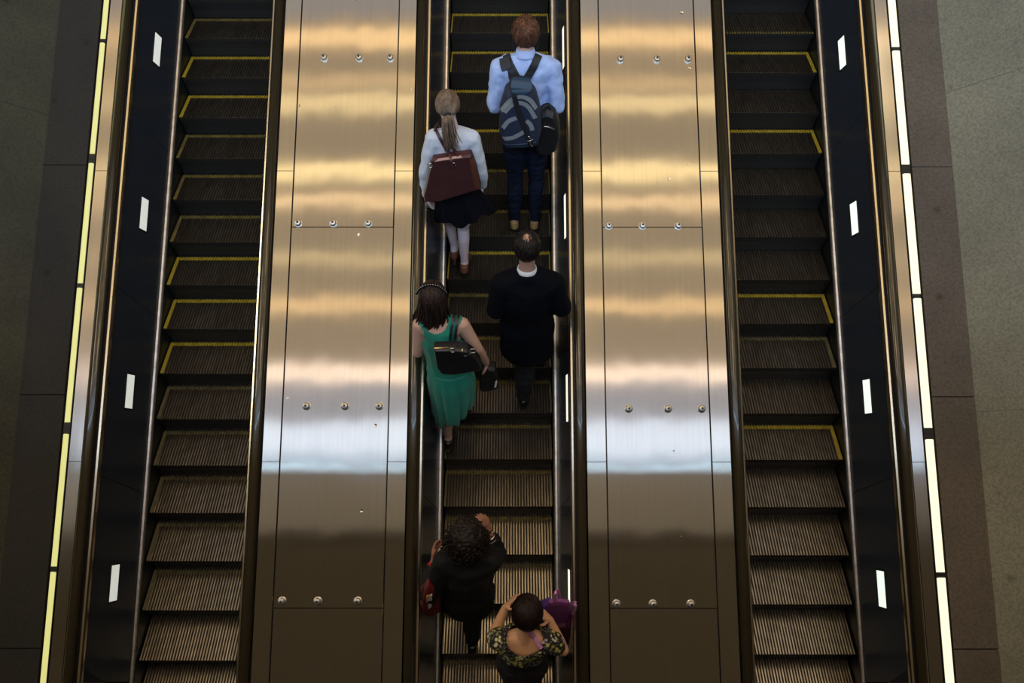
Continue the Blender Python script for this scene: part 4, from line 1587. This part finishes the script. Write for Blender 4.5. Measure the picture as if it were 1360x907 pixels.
# ================= woman in the flowered blouse
JF = dict(head=V((.143, -.175, 1.315)), hrot=rotm(pitch=-20), neck=V((.128, -.245, 1.150)), sh_l=V((-.022, -.262, 1.10)), sh_r=V((.268, -.262, 1.10)),
          el_l=V((-.075, -.17, .90)), el_r=V((.375, -.275, .955)), wr_l=V((.005, -.045, 1.075)), wr_r=V((.288, -.15, 1.145)),
          hand_l=((.55, .35, .75), (.6, -.3, -.3), -1, 22), hand_r=((-.48, .10, .80), (-.8, .1, -.4), 1, 34),
          chest=V((.122, -.255, .955)), waist=V((.12, -.25, .80)), pelvis=V((.118, -.25, .66)),
          hip_l=V((.043, -.25, .60)), hip_r=V((.195, -.25, .60)), kn_l=V((.043, -.22, .22)), kn_r=V((.198, -.22, .22)),
          an_l=V((.045, -.225, F15 + .085)), an_r=V((.198, -.225, F15 + .085)), toe_l=V((.035, -.035, F15)), toe_r=V((.208, -.035, F15)))
floral = person('woman with short dark hair in a black blouse with yellow flowers, lowest on the escalator', JF, SKIN_W, gx=.98, gy=1.02, ga=.98, gl=.95, hips=1.1, hs=.95, bust=.065)


def flower_mat():
    m = bpy.data.materials.new('flowered_cloth')
    m.use_nodes = True
    nt = m.node_tree
    L = nt.links
    b = nt.nodes['Principled BSDF']
    b.inputs['Roughness'].default_value = .8
    geo = nt.nodes.new('ShaderNodeNewGeometry')

    def vor(sc, feat='F1'):
        v = nt.nodes.new('ShaderNodeTexVoronoi')
        v.inputs['Scale'].default_value = sc
        L.new(geo.outputs['Position'], v.inputs['Vector'])
        return v

    def ramp(stops, src):
        r = nt.nodes.new('ShaderNodeValToRGB')
        r.color_ramp.interpolation = 'CONSTANT' if len(stops) > 2 else 'LINEAR'
        while len(r.color_ramp.elements) < len(stops):
            r.color_ramp.elements.new(.5)
        for e_, (p_, c_) in zip(r.color_ramp.elements, stops):
            e_.position = p_
            e_.color = (*c_, 1)
        L.new(src, r.inputs['Fac'])
        return r

    def mix(a, c, f, mode='MIX'):
        x = nt.nodes.new('ShaderNodeMix')
        x.data_type = 'RGBA'
        x.blend_type = mode
        L.new(f, x.inputs[0])
        L.new(a, x.inputs[6])
        L.new(c, x.inputs[7])
        return x.outputs[2]
    v1 = vor(15)
    sep = nt.nodes.new('ShaderNodeSeparateColor')
    L.new(v1.outputs['Color'], sep.inputs[0])
    col = ramp([(0, (.58, .55, .14)), (.3, (.72, .68, .36)), (.55, (.42, .44, .12)), (.75, (.62, .44, .52)), (.9, (.75, .72, .5))], sep.outputs[0])
    pet = vor(46)
    petr = ramp([(0, (1, 1, 1)), (.42, (.45, .45, .45)), (.58, (0, 0, 0))], pet.outputs['Distance'])
    f1 = ramp([(.52, (1, 1, 1)), (.62, (0, 0, 0))], v1.outputs['Distance'])
    dots = vor(70)
    fd = ramp([(.22, (1, 1, 1)), (.30, (0, 0, 0))], dots.outputs['Distance'])
    black = nt.nodes.new('ShaderNodeRGB')
    black.outputs[0].default_value = (.012, .009, .014, 1)
    pale = nt.nodes.new('ShaderNodeRGB')
    pale.outputs[0].default_value = (.42, .40, .30, 1)
    base = mix(black.outputs[0], pale.outputs[0], fd.outputs['Color'])
    flc = mix(black.outputs[0], col.outputs['Color'], petr.outputs['Color'])
    c = mix(base, flc, f1.outputs['Color'])
    # the print stops below the yoke
    sx = nt.nodes.new('ShaderNodeSeparateXYZ')
    L.new(geo.outputs['Position'], sx.inputs[0])
    nzn = nt.nodes.new('ShaderNodeTexNoise')
    nzn.inputs['Scale'].default_value = 14
    L.new(geo.outputs['Position'], nzn.inputs['Vector'])
    ad = nt.nodes.new('ShaderNodeMath')
    ad.operation = 'MULTIPLY_ADD'
    ad.inputs[1].default_value = .10
    L.new(nzn.outputs['Fac'], ad.inputs[0])
    L.new(sx.outputs['Z'], ad.inputs[2])
    mr = nt.nodes.new('ShaderNodeMapRange')
    mr.inputs['From Min'].default_value = .985
    mr.inputs['From Max'].default_value = 1.03
    L.new(ad.outputs[0], mr.inputs['Value'])
    out = mix(black.outputs[0], c, mr.outputs[0])
    L.new(out, b.inputs['Base Color'])
    return m


M_FLOW = flower_mat()
bm = bmesh.new()
torso(bm, JF, .018, 1.0, 1.06, 1.1, .05, .066)
for q in 'lr':
    s_, e_ = JF['sh_' + q], JF['el_' + q]
    hull(bm, [(s_, .072), (s_.lerp(e_, .35) + V((0, 0, .012)), .075)])
    hull(bm, [(s_.lerp(e_, .35) + V((0, 0, .012)), .075), (s_.lerp(e_, .58), .060)])
nbf = JF['neck']


def cut_flow(co):
    q = co - nbf - V((0, -.025, .02))
    return (q.x / .108) ** 2 + (q.y / .115) ** 2 + (q.z / .105) ** 2 < 1


blo = garment('blouse', bm, M_FLOW, floral, .0085, 4, (.006, 9), 41, cut=cut_flow, wr2=(.003, 30))
bm = bmesh.new()
legs(bm, JF, .014, .97)
hull(bm, [(JF['pelvis'], (.16, .118, .08)), (JF['hip_l'], .095), (JF['hip_r'], .095)])
garment('trousers', bm, M_TROU, floral, .009, 3, (.004, 8), 9)
shoes(floral, JF, M_BSHOE, (F15, F15), (0, 0), 'shoe')
HF = hair_mat('black_bob_hair', (.007, .004, .004), (.026, .012, .011), .33)
mkf = lambda d: not (d.y > .4 and d.z < .5) and d.z > -.62
bm = bmesh.new()
cap(bm, JF['head'], JF['hrot'], 1.0, mkf, .016, .003, 7)
crown = V((.05, .1, 1)).normalized()
strands(bm, JF['head'], JF['hrot'], 1.0, mkf, lambda d: d - crown * 1.2, 620, 8, .019, (.014, .020), .0028, .1, 15)
obj('hair', bm, HF, floral, True)

M_PURP = mat('purple_nylon', (.11, .045, .27), .5, var=.15, vscale=9)
M_MAG = mat('magenta_nylon', (.23, .055, .24), .5, var=.12, vscale=9)
M_PINK = mat('pink_webbing', (.62, .27, .56), .55)
M_WINE = mat('wine_side', (.075, .008, .035), .6)
pb = pxbag([(704, 822), (716, 812), (730, 806), (738, 812), (744, 826), (748, 842), (742, 856), (728, 862), (712, 852), (702, 838)], -.05, .035, M_PURP, 'purple_tote', None, .006, 5, .86, (.004, 9), 14)
tag(pb, 'purple and magenta tote bag with pink handles in front of the flowered blouse', 'bag')
wb = pxbag([(736, 836), (752, 834), (761, 822), (759, 838), (756, 858), (749, 868), (740, 866), (734, 854)], -.115, -.06, M_WINE, 'wine_side_pocket', pb, .006, 4, .85, (.003, 9), 3)
mg = pxbag([(729, 803), (742, 801), (756, 803), (759, 812), (757, 822), (751, 836), (742, 833), (732, 826), (728, 815)], -.075, -.03, M_MAG, 'magenta_flap', pb, .005, 4, .85, (.003, 9), 5)
for a in ([(738, 804), (736.5, 796), (738, 788), (740, 783), (742, 788), (744, 802)], [(757, 819), (762, 812), (764, 804), (764, 799), (760, 803), (755, 808)]):
    bm = bmesh.new()
    tube(bm, [P(x, y, -.06 + .04 * (i > 2)) for i, (x, y) in enumerate(a)], .011, 8, 6, .35, up=(0, -1, 1))
    obj('handle', fix(bm), M_PINK, pb, True)
ribbon_on('shoulder_strap', [blo, floral], [(703, 838), (709, 845), (714, 853), (719, 860)], .024, M_PINK, pb, .004, .006, 6)
bm = bmesh.new()
hull(bm, [(P(741, 836, -.08), .008), (P(749, 835, -.08), .008), (P(745, 842, -.08), .010)])
obj('clasp', bm, M_BLK, pb, True)
bm = bmesh.new()
tube(bm, [P(737, 829, -.09), P(744, 833, -.095), P(751, 833.5, -.09)], .0045, 6, 5)
obj('clasp_bar', fix(bm), M_CHROME, pb, True)
